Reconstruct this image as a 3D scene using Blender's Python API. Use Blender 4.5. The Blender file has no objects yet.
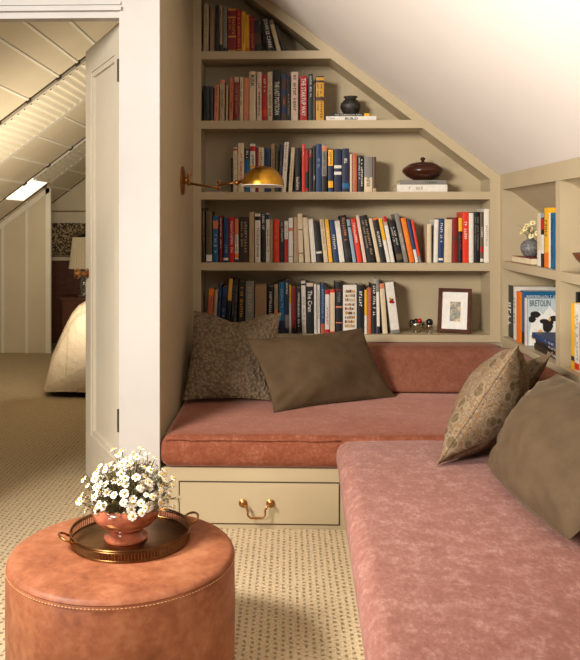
import bpy, bmesh, math, random
from mathutils import Vector, Matrix, noise
random.seed(7)
C = bpy.context.scene.collection
PI = math.pi
# ---------------------------------------------------------------- camera, world, lights, exposure
F, TH, PX, PY, HC = 800.0, math.radians(1.79), 264.0, 223.0, 1.32
cs, sn = math.cos(TH), math.sin(TH)
cam = bpy.data.objects.new('camera', bpy.data.cameras.new('camera')); C.objects.link(cam)
cam.location = (0, 0, HC); cam.rotation_euler = (PI/2, 0, TH)
cam.data.sensor_width = 36; cam.data.lens = F/660*36
cam.data.shift_x = (290-PX)/660; cam.data.shift_y = -(330-PY)/660
cam.data.clip_start = .05; cam.data.clip_end = 60
bpy.context.scene.camera = cam
vs = bpy.context.scene.view_settings
vs.view_transform = 'Standard'; vs.look = 'None'; vs.gamma = 1; vs.use_curve_mapping = False
vs.exposure = -0.14
bpy.context.scene.cycles.diffuse_bounces = 2
wd = bpy.data.worlds.new('world'); bpy.context.scene.world = wd; wd.use_nodes = True
wd.node_tree.nodes['Background'].inputs[0].default_value = (1, .93, .85, 1)
wd.node_tree.nodes['Background'].inputs[1].default_value = .05
def area(name, loc, target, sx, sy, power, col):
    l = bpy.data.lights.new(name, 'AREA'); l.shape = 'RECTANGLE'; l.size = sx; l.size_y = sy
    l.energy = power; l.color = col
    o = bpy.data.objects.new(name, l); C.objects.link(o); o.location = loc
    o.rotation_euler = (Vector(target)-Vector(loc)).to_track_quat('-Z', 'Y').to_euler()
    return o
area('window_daylight', (-3.2, -1.7, 2.6), (.55, 3.9, 2.0), 1.3, 1.2, 60, (1, .94, .86)).data.spread = math.radians(62)
up = area('ceiling_fill', (-2.3, .2, .5), (1.05, 2.1, 2.1), .5, .5, 30, (1, .95, .88)); up.data.spread = math.radians(64)  # added fill to brighten the sloped ceiling; no floor lamp stands here
area('ottoman_fill', (-1.75, 1.75, 2.05), (-.2, 2.5, .2), .45, .45, 26, (1, .94, .86)).data.spread = math.radians(85)  # added light to lift ottoman top and carpet, no opening modelled for it
area('bedroom_fill', (-1.5, 5.2, .85), (-2.1, 6.6, 2.3), .8, .8, 33, (1, .91, .76))  # added fill, aimed upward to brighten the far bedroom ceiling

def at(px, py, Y):
    k = (px-PX)/F
    X = Y*(k*cs-sn)/(cs+k*sn)
    return Vector((X, Y, HC-(py-PY)/F*(-X*sn+Y*cs)))
def yx(px, X):
    k = (px-PX)/F
    return X*(cs+k*sn)/(k*cs-sn)
def zof(py, X, Y): return HC-(py-PY)/F*(-X*sn+Y*cs)

# ---------------------------------------------------------------- materials
def lin(c): return tuple(((v/12.92) if v <= .04045 else ((v+.055)/1.055)**2.4) for v in c[:3])
def rgb(r, g, b): return lin((r/255, g/255, b/255))
_mc = {}
class N:
    def __init__(s, name):
        s.m = bpy.data.materials.new(name); s.m.use_nodes = True; s.t = s.m.node_tree
        s.b = s.t.nodes['Principled BSDF']
    def n(s, ty, **kw):
        x = s.t.nodes.new(ty)
        for k, v in kw.items():
            if k in x.inputs: x.inputs[k].default_value = v
            else: setattr(x, k, v)
        return x
    def l(s, a, b): s.t.links.new(a, b)
    def obj(s, scale=(1, 1, 1)):
        tc = s.n('ShaderNodeTexCoord'); mp = s.n('ShaderNodeMapping'); mp.inputs['Scale'].default_value = scale
        s.l(tc.outputs['Object'], mp.inputs['Vector']); return mp.outputs['Vector']
    def noise(s, v, scale, detail=3, rough=.5):
        x = s.n('ShaderNodeTexNoise', Scale=scale, Detail=detail, Roughness=rough); s.l(v, x.inputs['Vector']); return x.outputs['Fac']
    def ramp(s, fac, *stops):
        r = s.n('ShaderNodeValToRGB'); e = r.color_ramp.elements
        while len(e) < len(stops): e.new(.5)
        for i, (p, c) in enumerate(stops): e[i].position = p; e[i].color = (*c, 1)
        s.l(fac, r.inputs[0]); return r.outputs[0]
    def mix(s, fac, a, b, bt='MIX'):
        m = s.n('ShaderNodeMix', data_type='RGBA', blend_type=bt)
        for v, i in ((fac, 0), (a, 6), (b, 7)):
            if hasattr(v, 'links'): s.l(v, m.inputs[i])
            else: m.inputs[i].default_value = v if i == 0 else (*v, 1)
        return m.outputs[2]
    def math(s, op, a, b=None, c=None):
        m = s.n('ShaderNodeMath', operation=op)
        for i, v in enumerate((a, b, c)):
            if v is None: continue
            if hasattr(v, 'links'): s.l(v, m.inputs[i])
            else: m.inputs[i].default_value = v
        return m.outputs[0]
    def bump(s, h, strength=.3, dist=.01):
        b = s.n('ShaderNodeBump', Strength=strength, Distance=dist); s.l(h, b.inputs['Height']); s.l(b.outputs[0], s.b.inputs['Normal'])
    def set(s, col=None, rough=.6, metal=0, sheen=0, sheen_col=None, sheen_r=.4, spec=None, coat=0):
        if col is not None:
            if hasattr(col, 'links'): s.l(col, s.b.inputs['Base Color'])
            else: s.b.inputs['Base Color'].default_value = (*col, 1)
        s.b.inputs['Roughness'].default_value = rough; s.b.inputs['Metallic'].default_value = metal
        s.b.inputs['Sheen Weight'].default_value = sheen; s.b.inputs['Sheen Roughness'].default_value = sheen_r
        if sheen_col: s.b.inputs['Sheen Tint'].default_value = (*sheen_col, 1)
        if spec is not None: s.b.inputs['Specular IOR Level'].default_value = spec
        s.b.inputs['Coat Weight'].default_value = coat
        return s.m
def paint(name, c, rough=.55, var=.04, bump=.05, scale=3):
    a = N(name); v = a.obj(); f = a.noise(v, scale, 4)
    col = a.ramp(f, (.3, tuple(x*(1-var) for x in c)), (.7, tuple(x*(1+var) for x in c)))
    a.bump(a.noise(v, 180, 2), bump, .002); return a.set(col, rough)
def flat(c, rough=.5, name=None):
    k = ('f', tuple(round(x, 3) for x in c), rough)
    if k not in _mc:
        a = N(name or 'cover_stock'); v = a.obj(); f = a.noise(v, 40, 2)
        _mc[k] = a.set(a.ramp(f, (.3, tuple(x*.92 for x in c)), (.7, tuple(min(1, x*1.06) for x in c))), rough)
    return _mc[k]
M = {}
M['taupe'] = paint('taupe_paint', rgb(186, 168, 135), .5)
M['cream'] = paint('cream_paint', rgb(200, 194, 188), .45)
M['doorpaint'] = paint('door_paint', rgb(226, 214, 192), .4)
M['plaster'] = paint('ceiling_plaster', rgb(244, 235, 225), .8, .03, .12, 2)
M['panel'] = paint('attic_panel', rgb(226, 208, 174), .6)
M['batten'] = paint('batten_paint', rgb(250, 238, 214), .6)
M['darkline'] = flat(rgb(70, 55, 40), .6, 'dark_metal')
def brass(name, c, rough):
    a = N(name); v = a.obj(); f = a.noise(v, 35, 4)
    col = a.ramp(f, (.3, tuple(x*.7 for x in c)), (.7, c)); return a.set(col, rough, 1)
M['brass'] = brass('antique_brass', rgb(176, 122, 70), .32)
M['shade_brass'] = brass('polished_brass', rgb(206, 152, 54), .3)
M['tray'] = brass('bronze_tray', rgb(150, 108, 66), .3)
M['silver'] = brass('silver', rgb(190, 180, 165), .2)
def m_carpet():
    a = N('loop_carpet'); tc = a.n('ShaderNodeTexCoord'); sp = a.n('ShaderNodeSeparateXYZ'); a.l(tc.outputs['Object'], sp.inputs[0])
    u = a.math('DIVIDE', sp.outputs[0], .0245); v = a.math('DIVIDE', sp.outputs[1], .028)
    nz = a.noise(tc.outputs['Object'], 60, 3)
    u = a.math('ADD', u, a.math('MULTIPLY', nz, .55)); v = a.math('ADD', v, a.math('MULTIPLY', a.noise(tc.outputs['Object'], 47, 2), 1.1))
    su = a.math('ABSOLUTE', a.math('SUBTRACT', a.math('FRACT', u), .5))      # 0 in row centre
    off = a.math('MULTIPLY', a.math('FLOOR', u), .37)
    sv = a.math('ABSOLUTE', a.math('SUBTRACT', a.math('FRACT', a.math('ADD', v, off)), .5))
    du = a.n('ShaderNodeMapRange', interpolation_type='SMOOTHSTEP'); a.l(su, du.inputs[0]); du.inputs[1].default_value = .10; du.inputs[2].default_value = .26; du.inputs[3].default_value = 1; du.inputs[4].default_value = 0
    dv = a.n('ShaderNodeMapRange', interpolation_type='SMOOTHSTEP'); a.l(sv, dv.inputs[0]); dv.inputs[1].default_value = .14; dv.inputs[2].default_value = .30; dv.inputs[3].default_value = 1; dv.inputs[4].default_value = 0
    hole = a.math('MULTIPLY', du.outputs[0], dv.outputs[0])
    base = a.ramp(a.noise(tc.outputs['Object'], 120, 3), (.3, rgb(190, 166, 130)), (.7, rgb(226, 204, 168)))
    col = a.mix(a.math('MULTIPLY', hole, .62), base, rgb(122, 96, 68))
    h = a.math('SUBTRACT', a.math('MULTIPLY', a.noise(tc.outputs['Object'], 300, 2), .4), hole)
    a.bump(h, .7, .008); return a.set(col, .95, spec=.1)
M['carpet'] = m_carpet()
def m_chenille(name, c1, c2, c3, sheen, sc):
    a = N(name); v = a.obj((1, 1.0, 1))
    f = a.noise(v, 18, 8, .78); f2 = a.noise(a.obj((1, .5, 1)), 90, 4, .7)
    g = a.math('ADD', a.math('MULTIPLY', f, .62), a.math('MULTIPLY', f2, .38))
    col = a.ramp(g, (.36, c1), (.5, c2), (.64, c3))
    a.bump(f2, .35, .004); return a.set(col, .85, sheen=sheen, sheen_col=sc, sheen_r=.35, spec=.15)
M['rust'] = m_chenille('rust_chenille', rgb(120, 62, 42), rgb(136, 76, 53), rgb(160, 102, 80), .8, rgb(245, 192, 178))
M['rose'] = m_chenille('rose_chenille', rgb(134, 86, 74), rgb(152, 103, 91), rgb(182, 140, 128), .45, rgb(238, 205, 200))
M['backred'] = m_chenille('backrest_chenille', rgb(122, 72, 54), rgb(136, 84, 64), rgb(150, 98, 78), .2, rgb(230, 180, 170))
def m_leather():
    a = N('tan_leather'); v = a.obj(); f = a.noise(v, 7, 8, .65); f2 = a.noise(v, 38, 5, .6)
    g = a.math('ADD', a.math('MULTIPLY', f, .65), a.math('MULTIPLY', f2, .35))
    col = a.ramp(g, (.34, rgb(120, 66, 42)), (.5, rgb(149, 89, 59)), (.68, rgb(176, 116, 82)))
    a.bump(a.noise(v, 260, 3), .12, .003); return a.set(col, .5, spec=.3)
M['leather'] = m_leather()
M['stitch'] = flat(rgb(214, 160, 112), .7, 'stitching')
def m_velvet(name, c, sheen=.6, big=3):
    a = N(name); v = a.obj(); f = a.noise(v, big*4, 5, .6)
    col = a.ramp(f, (.3, tuple(x*.82 for x in c)), (.7, tuple(x*1.15 for x in c)))
    a.bump(a.noise(v, 320, 2), .15, .002)
    return a.set(col, .8, sheen=sheen, sheen_col=rgb(225, 205, 175), sheen_r=.3, spec=.1)
M['olive'] = m_velvet('olive_velvet', rgb(90, 72, 52), .2)
M['taupev'] = m_velvet('taupe_velvet', rgb(92, 75, 56), .3)
def m_boucle():
    a = N('boucle'); v = a.obj(); vo = a.n('ShaderNodeTexVoronoi', Scale=62.0); a.l(v, vo.inputs['Vector'])
    f = a.noise(v, 130, 3)
    col = a.ramp(vo.outputs['Distance'], (.1, rgb(152, 130, 105)), (.75, rgb(112, 94, 74)))
    h = a.math('ADD', a.math('MULTIPLY', vo.outputs['Distance'], -1), a.math('MULTIPLY', f, .4))
    a.bump(h, .9, .012); return a.set(col, .95, spec=.1)
M['boucle'] = m_boucle()
def m_floral():
    a = N('floral_linen'); v = a.obj()
    fine = a.noise(v, 85, 3, .6)
    base = a.ramp(fine, (.40, rgb(98, 82, 66)), (.52, rgb(148, 131, 110)), (.62, rgb(116, 100, 80)))
    w = a.n('ShaderNodeTexVoronoi', Scale=60.0, feature='DISTANCE_TO_EDGE'); a.l(v, w.inputs['Vector'])
    vine = a.ramp(w.outputs['Distance'], (.05, (1, 1, 1)), (.14, (0, 0, 0)))
    c = a.mix(vine, base, rgb(128, 100, 70))
    vo = a.n('ShaderNodeTexVoronoi', Scale=14.0, Randomness=.8); a.l(v, vo.inputs['Vector'])
    d = a.math('ADD', vo.outputs['Distance'], a.math('MULTIPLY', a.noise(v, 30, 2), .14))
    blob = a.ramp(d, (.36, (1, 1, 1)), (.40, (0, 0, 0)))
    leaf = a.mix(a.ramp(a.noise(v, 60, 2), (.45, (0, 0, 0)), (.6, (1, 1, 1))), rgb(98, 84, 60), rgb(122, 98, 76))
    ring = a.ramp(d, (.36, (0, 0, 0)), (.39, (1, 1, 1)), (.45, (1, 1, 1)), (.48, (0, 0, 0)))
    c = a.mix(ring, c, rgb(140, 121, 97)); c = a.mix(blob, c, leaf)
    a.bump(a.noise(v, 260, 2), .15, .002); return a.set(c, .9, spec=.1)
M['floral'] = m_floral()
def m_wood(name, c1, c2, rough=.4):
    a = N(name); v = a.obj((1, 1, 6)); f = a.noise(v, 12, 5, .6)
    return a.set(a.ramp(f, (.3, c1), (.7, c2)), rough)
M['walnut'] = m_wood('walnut', rgb(60, 28, 12), rgb(94, 50, 26), .6)
M['walnut'].node_tree.nodes['Principled BSDF'].inputs['Specular IOR Level'].default_value = .15
M['darkwood'] = m_wood('dark_lacquer', rgb(44, 18, 10), rgb(76, 34, 18), .28)
M['redwood'] = m_wood('red_brown_wood', rgb(84, 46, 28), rgb(120, 68, 42))
def m_glaze():
    a = N('copper_glaze'); v = a.obj(); f = a.noise(v, 22, 5)
    return a.set(a.ramp(f, (.3, rgb(128, 62, 40)), (.7, rgb(186, 108, 78))), .2, coat=.4)
M['glaze'] = m_glaze()
def m_pot(name, c1, c2, sc=60):
    a = N(name); v = a.obj(); w = a.n('ShaderNodeTexNoise', Scale=sc, Detail=4.0); a.l(v, w.inputs['Vector'])
    a.bump(w.outputs['Fac'], .4, .004); return a.set(a.ramp(w.outputs['Fac'], (.35, c1), (.65, c2)), .5)
M['blackpot'] = m_pot('black_pottery', rgb(28, 24, 22), rgb(62, 56, 50))
M['greypot'] = m_pot('grey_pottery', rgb(70, 68, 68), rgb(140, 136, 132), 120)
M['pages'] = flat(rgb(226, 208, 172), .8, 'paper')
M['petal'] = flat(rgb(246, 238, 222), .6, 'petal'); M['petaly'] = flat(rgb(240, 226, 172), .6, 'pale_petal')
M['pollen'] = flat(rgb(206, 160, 40), .7, 'pollen'); M['stem'] = flat(rgb(96, 92, 48), .7, 'stem'); M['leafm'] = flat(rgb(120, 108, 70), .7, 'dry_leaf')
def m_duvet():
    a = N('duvet_cotton'); v = a.obj(); b = a.n('ShaderNodeTexBrick', Scale=2.6); a.l(v, b.inputs['Vector'])
    b.inputs['Color1'].default_value = b.inputs['Color2'].default_value = (*rgb(226, 204, 172), 1); b.inputs['Mortar'].default_value = (*rgb(212, 190, 158), 1)
    b.inputs['Mortar Size'].default_value = .02
    a.bump(a.noise(v, 14, 4), .5, .03); return a.set(b.outputs['Color'], .85)
M['duvet'] = m_duvet()
def m_wallpaper():
    a = N('wallpaper'); v = a.obj(); f = a.noise(v, 55, 3, .6)
    return a.set(a.ramp(f, (.47, rgb(70, 52, 38)), (.56, rgb(196, 166, 122))), .8)
M['wallpaper'] = m_wallpaper()
M['blind'] = paint('blind_fabric', rgb(240, 226, 196), .8); M['lampshade'] = paint('lampshade_linen', rgb(232, 212, 176), .8)
def m_glow(name, c, s):
    a = N(name); a.b.inputs['Emission Color'].default_value = (*c, 1); a.b.inputs['Emission Strength'].default_value = s; return a.set(c, .2)
M['sky'] = m_glow('daylight_glass', (1, .93, .78), 1.2)
a_ = N('clear_glass'); a_.b.inputs['Transmission Weight'].default_value = .8; M['glass'] = a_.set(rgb(200, 190, 170), .08)
def m_photo():
    a = N('photo_print'); v = a.obj(); f = a.noise(v, 34, 5, .7)
    return a.set(a.ramp(f, (.36, rgb(60, 56, 48)), (.5, rgb(128, 120, 100)), (.6, rgb(196, 172, 110))), .4)
M['photo'] = m_photo()
M['white'] = flat(rgb(238, 232, 222), .6, 'white_card'); M['lining'] = flat(rgb(236, 228, 214), .5, 'white_enamel')

# ---------------------------------------------------------------- mesh helpers
ORG = {}
def mk(name, bm, mat, parent=None, org=None, smooth=False):
    bmesh.ops.recalc_face_normals(bm, faces=bm.faces)
    if org is None:
        xs = [v.co for v in bm.verts]
        lo = [min(c[i] for c in xs) for i in range(3)]; hi = [max(c[i] for c in xs) for i in range(3)]
        org = Vector(((lo[0]+hi[0])/2, (lo[1]+hi[1])/2, lo[2]))
    org = Vector(org)
    bmesh.ops.translate(bm, verts=bm.verts, vec=-org)
    me = bpy.data.meshes.new(name); bm.to_mesh(me); bm.free()
    if smooth:
        for p in me.polygons: p.use_smooth = True
        if smooth is not True and hasattr(me, 'set_sharp_from_angle'): me.set_sharp_from_angle(angle=smooth)
    me.materials.append(mat)
    o = bpy.data.objects.new(name, me); C.objects.link(o)
    ORG[o] = org
    if parent: o.parent = parent; o.location = org-ORG[parent]
    else: o.location = org
    return o
def empty(name, org):
    o = bpy.data.objects.new(name, None); C.objects.link(o); o.location = org; o.empty_display_size = .05; ORG[o] = Vector(org); return o
def tag(o, label, cat, group=None):
    o['label'] = label; o['category'] = cat
    if group: o['group'] = group
    return o
def struct(o): o['kind'] = 'structure'; return o
def box(bm, x0, x1, y0, y1, z0, z1, bev=0):
    g = bmesh.ops.create_cube(bm, size=1)['verts']
    for v in g: v.co = Vector((x0+(v.co.x+.5)*(x1-x0), y0+(v.co.y+.5)*(y1-y0), z0+(v.co.z+.5)*(z1-z0)))
    if bev:
        es = list({e for v in g for e in v.link_edges})
        bmesh.ops.bevel(bm, geom=es, offset=bev, segments=2, affect='EDGES', profile=.7)
    return bm
def bx(*a, **k): return box(bmesh.new(), *a, **k)
def prism(pts, axis, a0, a1, bm=None):
    """polygon pts (2D) extruded along axis: 'y' -> pts are (x,z); 'x' -> (y,z); 'z' -> (x,y)"""
    bm = bm or bmesh.new()
    def P(p, a): return {'y': (p[0], a, p[1]), 'x': (a, p[0], p[1]), 'z': (p[0], p[1], a)}[axis]
    A = [bm.verts.new(P(p, a0)) for p in pts]; B = [bm.verts.new(P(p, a1)) for p in pts]
    bm.faces.new(A); bm.faces.new(B[::-1]); n = len(pts)
    for i in range(n): bm.faces.new((A[i], A[(i+1) % n], B[(i+1) % n], B[i]))
    return bm
def tube(bm, pts, r, seg=8, closed=False):
    pts = [Vector(p) for p in pts]; n = len(pts); rings = []
    for i, p in enumerate(pts):
        if closed: t = pts[(i+1) % n]-pts[i-1]
        else: t = pts[min(i+1, n-1)]-pts[max(i-1, 0)]
        t.normalize()
        a = t.orthogonal().normalized() if i == 0 else (a-t*a.dot(t)).normalized()
        b = t.cross(a); rr = r[i] if isinstance(r, (list, tuple)) else r
        rings.append([bm.verts.new(p+a*rr*math.cos(2*PI*k/seg)+b*rr*math.sin(2*PI*k/seg)) for k in range(seg)])
    m = n if closed else n-1
    for i in range(m):
        A, B = rings[i], rings[(i+1) % n]
        for k in range(seg): bm.faces.new((A[k], A[(k+1) % seg], B[(k+1) % seg], B[k]))
    if not closed: bm.faces.new(rings[0][::-1]); bm.faces.new(rings[-1])
    return bm
def lathe(bm, c, prof, seg=40, axis=None, cap=True):
    c = Vector(c); q = Vector((0, 0, 1)).rotation_difference(Vector(axis)) if axis else None
    rings = []
    for r, z in prof:
        ring = []
        for k in range(seg):
            p = Vector((r*math.cos(2*PI*k/seg), r*math.sin(2*PI*k/seg), z))
            if q: p = q @ p
            ring.append(bm.verts.new(c+p))
        rings.append(ring)
    for A, B in zip(rings, rings[1:]):
        for k in range(seg): bm.faces.new((A[k], A[(k+1) % seg], B[(k+1) % seg], B[k]))
    if cap: bm.faces.new(rings[0][::-1]); bm.faces.new(rings[-1])
    return bm
def ball(bm, c, r, seg=12):
    g = bmesh.ops.create_uvsphere(bm, u_segments=seg, v_segments=seg-4, radius=r)['verts']
    bmesh.ops.translate(bm, verts=g, vec=Vector(c)); return bm
_tx = {}
def text_pts(body):
    if body not in _tx:
        cu = bpy.data.curves.new('t', 'FONT'); cu.body = body; cu.resolution_u = 2; cu.offset = .018
        o = bpy.data.objects.new('t', cu); C.objects.link(o)
        me = bpy.data.meshes.new_from_object(o.evaluated_get(bpy.context.evaluated_depsgraph_get()))
        vs_ = [(v.co.x, v.co.y) for v in me.vertices]; fs = [tuple(p.vertices) for p in me.polygons]
        bpy.data.objects.remove(o); bpy.data.meshes.remove(me); bpy.data.curves.remove(cu)
        x0 = min(v[0] for v in vs_); x1 = max(v[0] for v in vs_); y0 = min(v[1] for v in vs_); y1 = max(v[1] for v in vs_)
        _tx[body] = ([((a-x0)/(x1-x0), (b-y0)/(y1-y0)) for a, b in vs_], fs)
    return _tx[body]
def put_text(bm, body, o, u, v):
    """writes body into the parallelogram o + a*u + b*v"""
    P, Fs = text_pts(body)
    V = [bm.verts.new(o+u*a+v*b) for a, b in P]
    for f in Fs:
        try: bm.faces.new([V[i] for i in f])
        except ValueError: pass
def glyphs(bm, o, u, v, n, rng):
    """illegible lettering: n little pen strokes along u"""
    for i in range(n):
        if rng.random() < .14: continue
        a0 = (i+.12)/n; a1 = (i+.78)/n
        for (p0, p1, q0, q1) in rng.choice((((0, 1, 0, .3), (.2, .5, .3, 1)), ((0, .35, 0, 1), (.6, 1, 0, 1)), ((0, 1, .7, 1), (0, .4, 0, .7)), ((0, .4, 0, 1), (.4, 1, .35, .65)))):
            x0 = a0+(a1-a0)*p0; x1 = a0+(a1-a0)*p1
            bm.faces.new([bm.verts.new(o+u*s+v*t) for s, t in ((x0, q0), (x1, q0), (x1, q1), (x0, q1))])

# ---------------------------------------------------------------- the setting
XL, XR, YB, YBK = -.557, 1.21, 4.63, 4.87        # nook left wall, right bookcase plane, back bookcase front and back
ZC = lambda x: 1.598+(XR-x)*.765                 # right roof slope (ceiling)
ZL = lambda x: 3.516+.75*x                       # left roof slope
XRIDGE = -.647
struct(mk('floor', bx(-4.2, 1.6, -1.2, 9, -.05, 0), M['carpet'], org=(0, 0, 0)))
pts = [(XRIDGE, ZC(XRIDGE)), (XR+.6, ZC(XR+.6)), (XR+.6, ZC(XR+.6)+.1), (XRIDGE, ZC(XRIDGE)+.1)]
struct(mk('ceiling', prism(pts, 'y', -.6, 8.9), M['plaster']))
pts = [(XRIDGE, ZL(XRIDGE)), (-4.3, ZL(-4.3)), (-4.3, ZL(-4.3)+.1), (XRIDGE, ZL(XRIDGE)+.1)]
cl = struct(mk('ceiling', prism(pts, 'y', 3.5, 8.9), M['panel']))
b = bmesh.new()
for x in (-.95, -1.13, -1.31, -1.45, -1.58, -1.79, -2.0, -2.21, -2.43, -2.64, -2.85, -3.06):
    for (y0, y1) in ((3.55, 5.44), (6.30, 7.28), (7.92, 8.8)):
        prism([(x-.006, ZL(x-.006)+.002), (x+.006, ZL(x+.006)+.002), (x+.006, ZL(x+.006)-.010), (x-.006, ZL(x-.006)-.010)], 'y', y0, y1, b)
mk('battens', b, M['batten'], cl)
def slope_strip(bm, x0, x1, y0, y1, d0, d1, n=1):
    prism([(x0, ZL(x0)-d0), (x1, ZL(x1)-d0), (x1, ZL(x1)-d1), (x0, ZL(x0)-d1)], 'y', y0, y1, bm)
b = bmesh.new()
for y in (5.455, 7.30, 7.90, 8.80):
    slope_strip(b, -3.3, -.7, y-.004, y+.004, -.002, .010)
for y, xs in ((5.455, (-1.31, -1.45, -1.58, -1.79, -2.0)), (7.30, (-1.79, -2.0, -2.21, -2.43)), (7.90, (-2.0, -2.21, -2.43))):
    for x in xs: slope_strip(b, x-.014, x+.014, y-.014, y+.014, 0, .022)
mk('seam_brackets', b, M['darkline'], cl)
# skylights with pleated blinds
def skylight(name, y0, y1, xa, xb, glow):
    b = bmesh.new()
    for (p, q) in ((y0-.012, y0+.012), (y1-.02, y1+.05)): slope_strip(b, xa, xb, p, q, -.002, .03)
    w = struct(mk(name, b, M['doorpaint']))
    b = bmesh.new(); n = int((xb-xa)/.045); prev = None
    for i in range(n*6+1):
        x = xa+(xb-xa)*i/(n*6); d = .024+.016*math.sin(2*PI*i/6)
        cur = [bm_v for bm_v in (b.verts.new((x, y0+.012, ZL(x)-d)), b.verts.new((x, y1-.02, ZL(x)-d)))]
        if prev: b.faces.new((prev[0], prev[1], cur[1], cur[0]))
        prev = cur
    bl = mk('pleated_blind', b, M['blind'], w, smooth=True)
    if glow:
        b = bmesh.new(); slope_strip(b, glow[0], glow[1], y0+.012, y1-.02, .002, .012)
        mk('window_pane', b, M['sky'], w)
skylight('window_1', 5.48, 6.22, -3.3, -.75, None)
skylight('window_2', 7.33, 7.84, -2.36, -.75, (-2.62, -2.36))
# door wall, casing, nook side wall
struct(mk('wall_front', box(box(bx(-4.2, -1.47, 3.45, 3.50, 0, 3.3), -1.47, -.733, 3.45, 3.50, 2.21, 3.3), -.733, XL-.012, 3.45, 3.50, 0, 3.1), M['cream']))
b = bx(-.733, XL, 3.432, 3.45, 0, 3.0, bev=.002); box(b, -1.47, -.733, 3.432, 3.45, 2.235, 3.1)
box(b, -1.47, -.725, 3.424, 3.45, 2.262, 2.275); box(b, -1.47, -.722, 3.418, 3.45, 2.236, 2.252); box(b, -1.47, -.728, 3.44, 3.50, 2.208, 2.236)
struct(mk('trim_1', b, M['cream']))
struct(mk('wall_left', bx(-.60, XL, 3.452, 4.95, 0, 3.05), M['taupe']))
struct(mk('wall_back', bx(XL, 1.6, YBK, 4.93, 0, 3.1), M['taupe']))
struct(mk('wall_right', bx(1.51, 1.6, -1, YBK, 0, 1.7), M['taupe']))
# far bedroom
struct(mk('wall_far', prism([(-4.2, 0), (1.6, 0), (1.6, 1.3), (XRIDGE, 3.03), (-4.2, .37)], 'y', 8.82, 8.92), M['panel']))
XC = at(50, 300, 8.06).x
w = struct(mk('wall_closet', prism([(-4.2, 0), (XC, 0), (XC, ZL(XC)), (-4.2, ZL(-4.2))], 'y', 8.06, 8.12), M['panel']))
b = bmesh.new()
for px in (3, 27):
    x = at(px, 300, 8.06).x; prism([(x-.012, 0), (x+.012, 0), (x+.012, ZL(x)), (x-.012, ZL(x))], 'y', 8.045, 8.06, b)
box(b, XC-.04, XC+.012, 8.04, 8.06, 0, ZL(XC)-.02)
prism([(-4.2, ZL(-4.2)), (XC, ZL(XC)), (XC, ZL(XC)-.06), (-4.2, ZL(-4.2)-.06)], 'y', 8.04, 8.06, b)
mk('battens', b, M['batten'], w)
struct(mk('trim_2', bx(-3.2, -.9, 8.72, 8.82, 1.32, 1.44), M['panel']))
struct(mk('wall_alcove', bx(-3.2, -.9, 8.80, 8.818, .96, 1.32), M['wallpaper']))
struct(mk('trim_3', bx(-3.2, -.9, 8.64, 8.82, .91, .95, bev=.005), M['panel']))
struct(mk('trim_4', bx(-3.2, -.9, 8.72, 8.82, 0, .91), M['redwood']))
ns = empty('nightstand', (-2.15, 8.42, 0))
mk('cabinet_body', bx(-2.36, -1.92, 8.25, 8.6, .05, .52, bev=.004), M['redwood'], ns)
mk('top', bx(-2.38, -1.90, 8.23, 8.62, .52, .545, bev=.004), M['redwood'], ns)
dr = mk('drawer', bx(-2.33, -1.95, 8.235, 8.25, .30, .49, bev=.003), M['redwood'], ns)
mk('knob', ball(bmesh.new(), (-2.14, 8.222, .4), .015), M['brass'], dr)
tag(ns, 'red-brown wooden nightstand under the bedside lamp in the far bedroom', 'nightstand')
lc = Vector((at(84, 250, 8.4).x, 8.4, 0))
tl = empty('table_lamp', (lc.x, lc.y, .546))
mk('lamp_base', lathe(bmesh.new(), (lc.x, lc.y, .546), [(.07, 0), (.07, .015), (.03, .03), (.045, .09), (.05, .15), (.03, .24), (.015, .27), (.012, .32)], 24), M['glass'], tl, smooth=True)
b = bmesh.new(); n = 72; R = []
for (r, z) in ((.155, .84), (.115, 1.17)):
    R.append([b.verts.new((lc.x+(r+(.004 if k % 2 else -.004))*math.cos(2*PI*k/n), lc.y+(r+(.004 if k % 2 else -.004))*math.sin(2*PI*k/n), z)) for k in range(n)])
for k in range(n): b.faces.new((R[0][k], R[0][(k+1) % n], R[1][(k+1) % n], R[1][k]))
mk('lamp_shade', b, M['lampshade'], tl)
tag(tl, 'bedside lamp with pleated cream shade beside the open door', 'lamp')
# bed with draped duvet
bed = empty('bed', (-1.0, 6.9, 0))
mk('bed_base', bx(-1.72, .2, 6.08, 7.8, .08, .34, bev=.02), M['walnut'], bed)
for x in (-1.66, .12):
    for y in (6.14, 7.7): mk('leg', bx(x-.03, x+.03, y-.03, y+.03, 0, .08), M['walnut'], bed)
b = bmesh.new(); NX, NY = 40, 30; G = []
for i in range(NX+1):
    row = []
    for j in range(NY+1):
        u = i/NX; v = j/NY; x = -1.90+u*2.15; y = 5.98+v*1.95
        e = min(1, max(0, u/.17)); g = min(1, max(0, min(v, 1-v)/.10))
        z = .045+.68*(1-(1-e)**2.0)**.8*(1-(1-g)**2.6)**.7
        z += .02*noise.noise((x*4, y*4, 0))*(1 if 0 < i < NX else 0)
        x += .06*(1-g)*(1-u)+.03*noise.noise((y*5, z*3, 2)); row.append(b.verts.new((x, y+.02*noise.noise((x*6, z*5, 1)), max(z, .03))))
    G.append(row)
for i in range(NX):
    for j in range(NY): b.faces.new((G[i][j], G[i+1][j], G[i+1][j+1], G[i][j+1]))
mk('duvet', b, M['duvet'], bed, smooth=True)
tag(bed, 'bed under a rumpled cream duvet in the bedroom beyond the door', 'bed')
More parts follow.
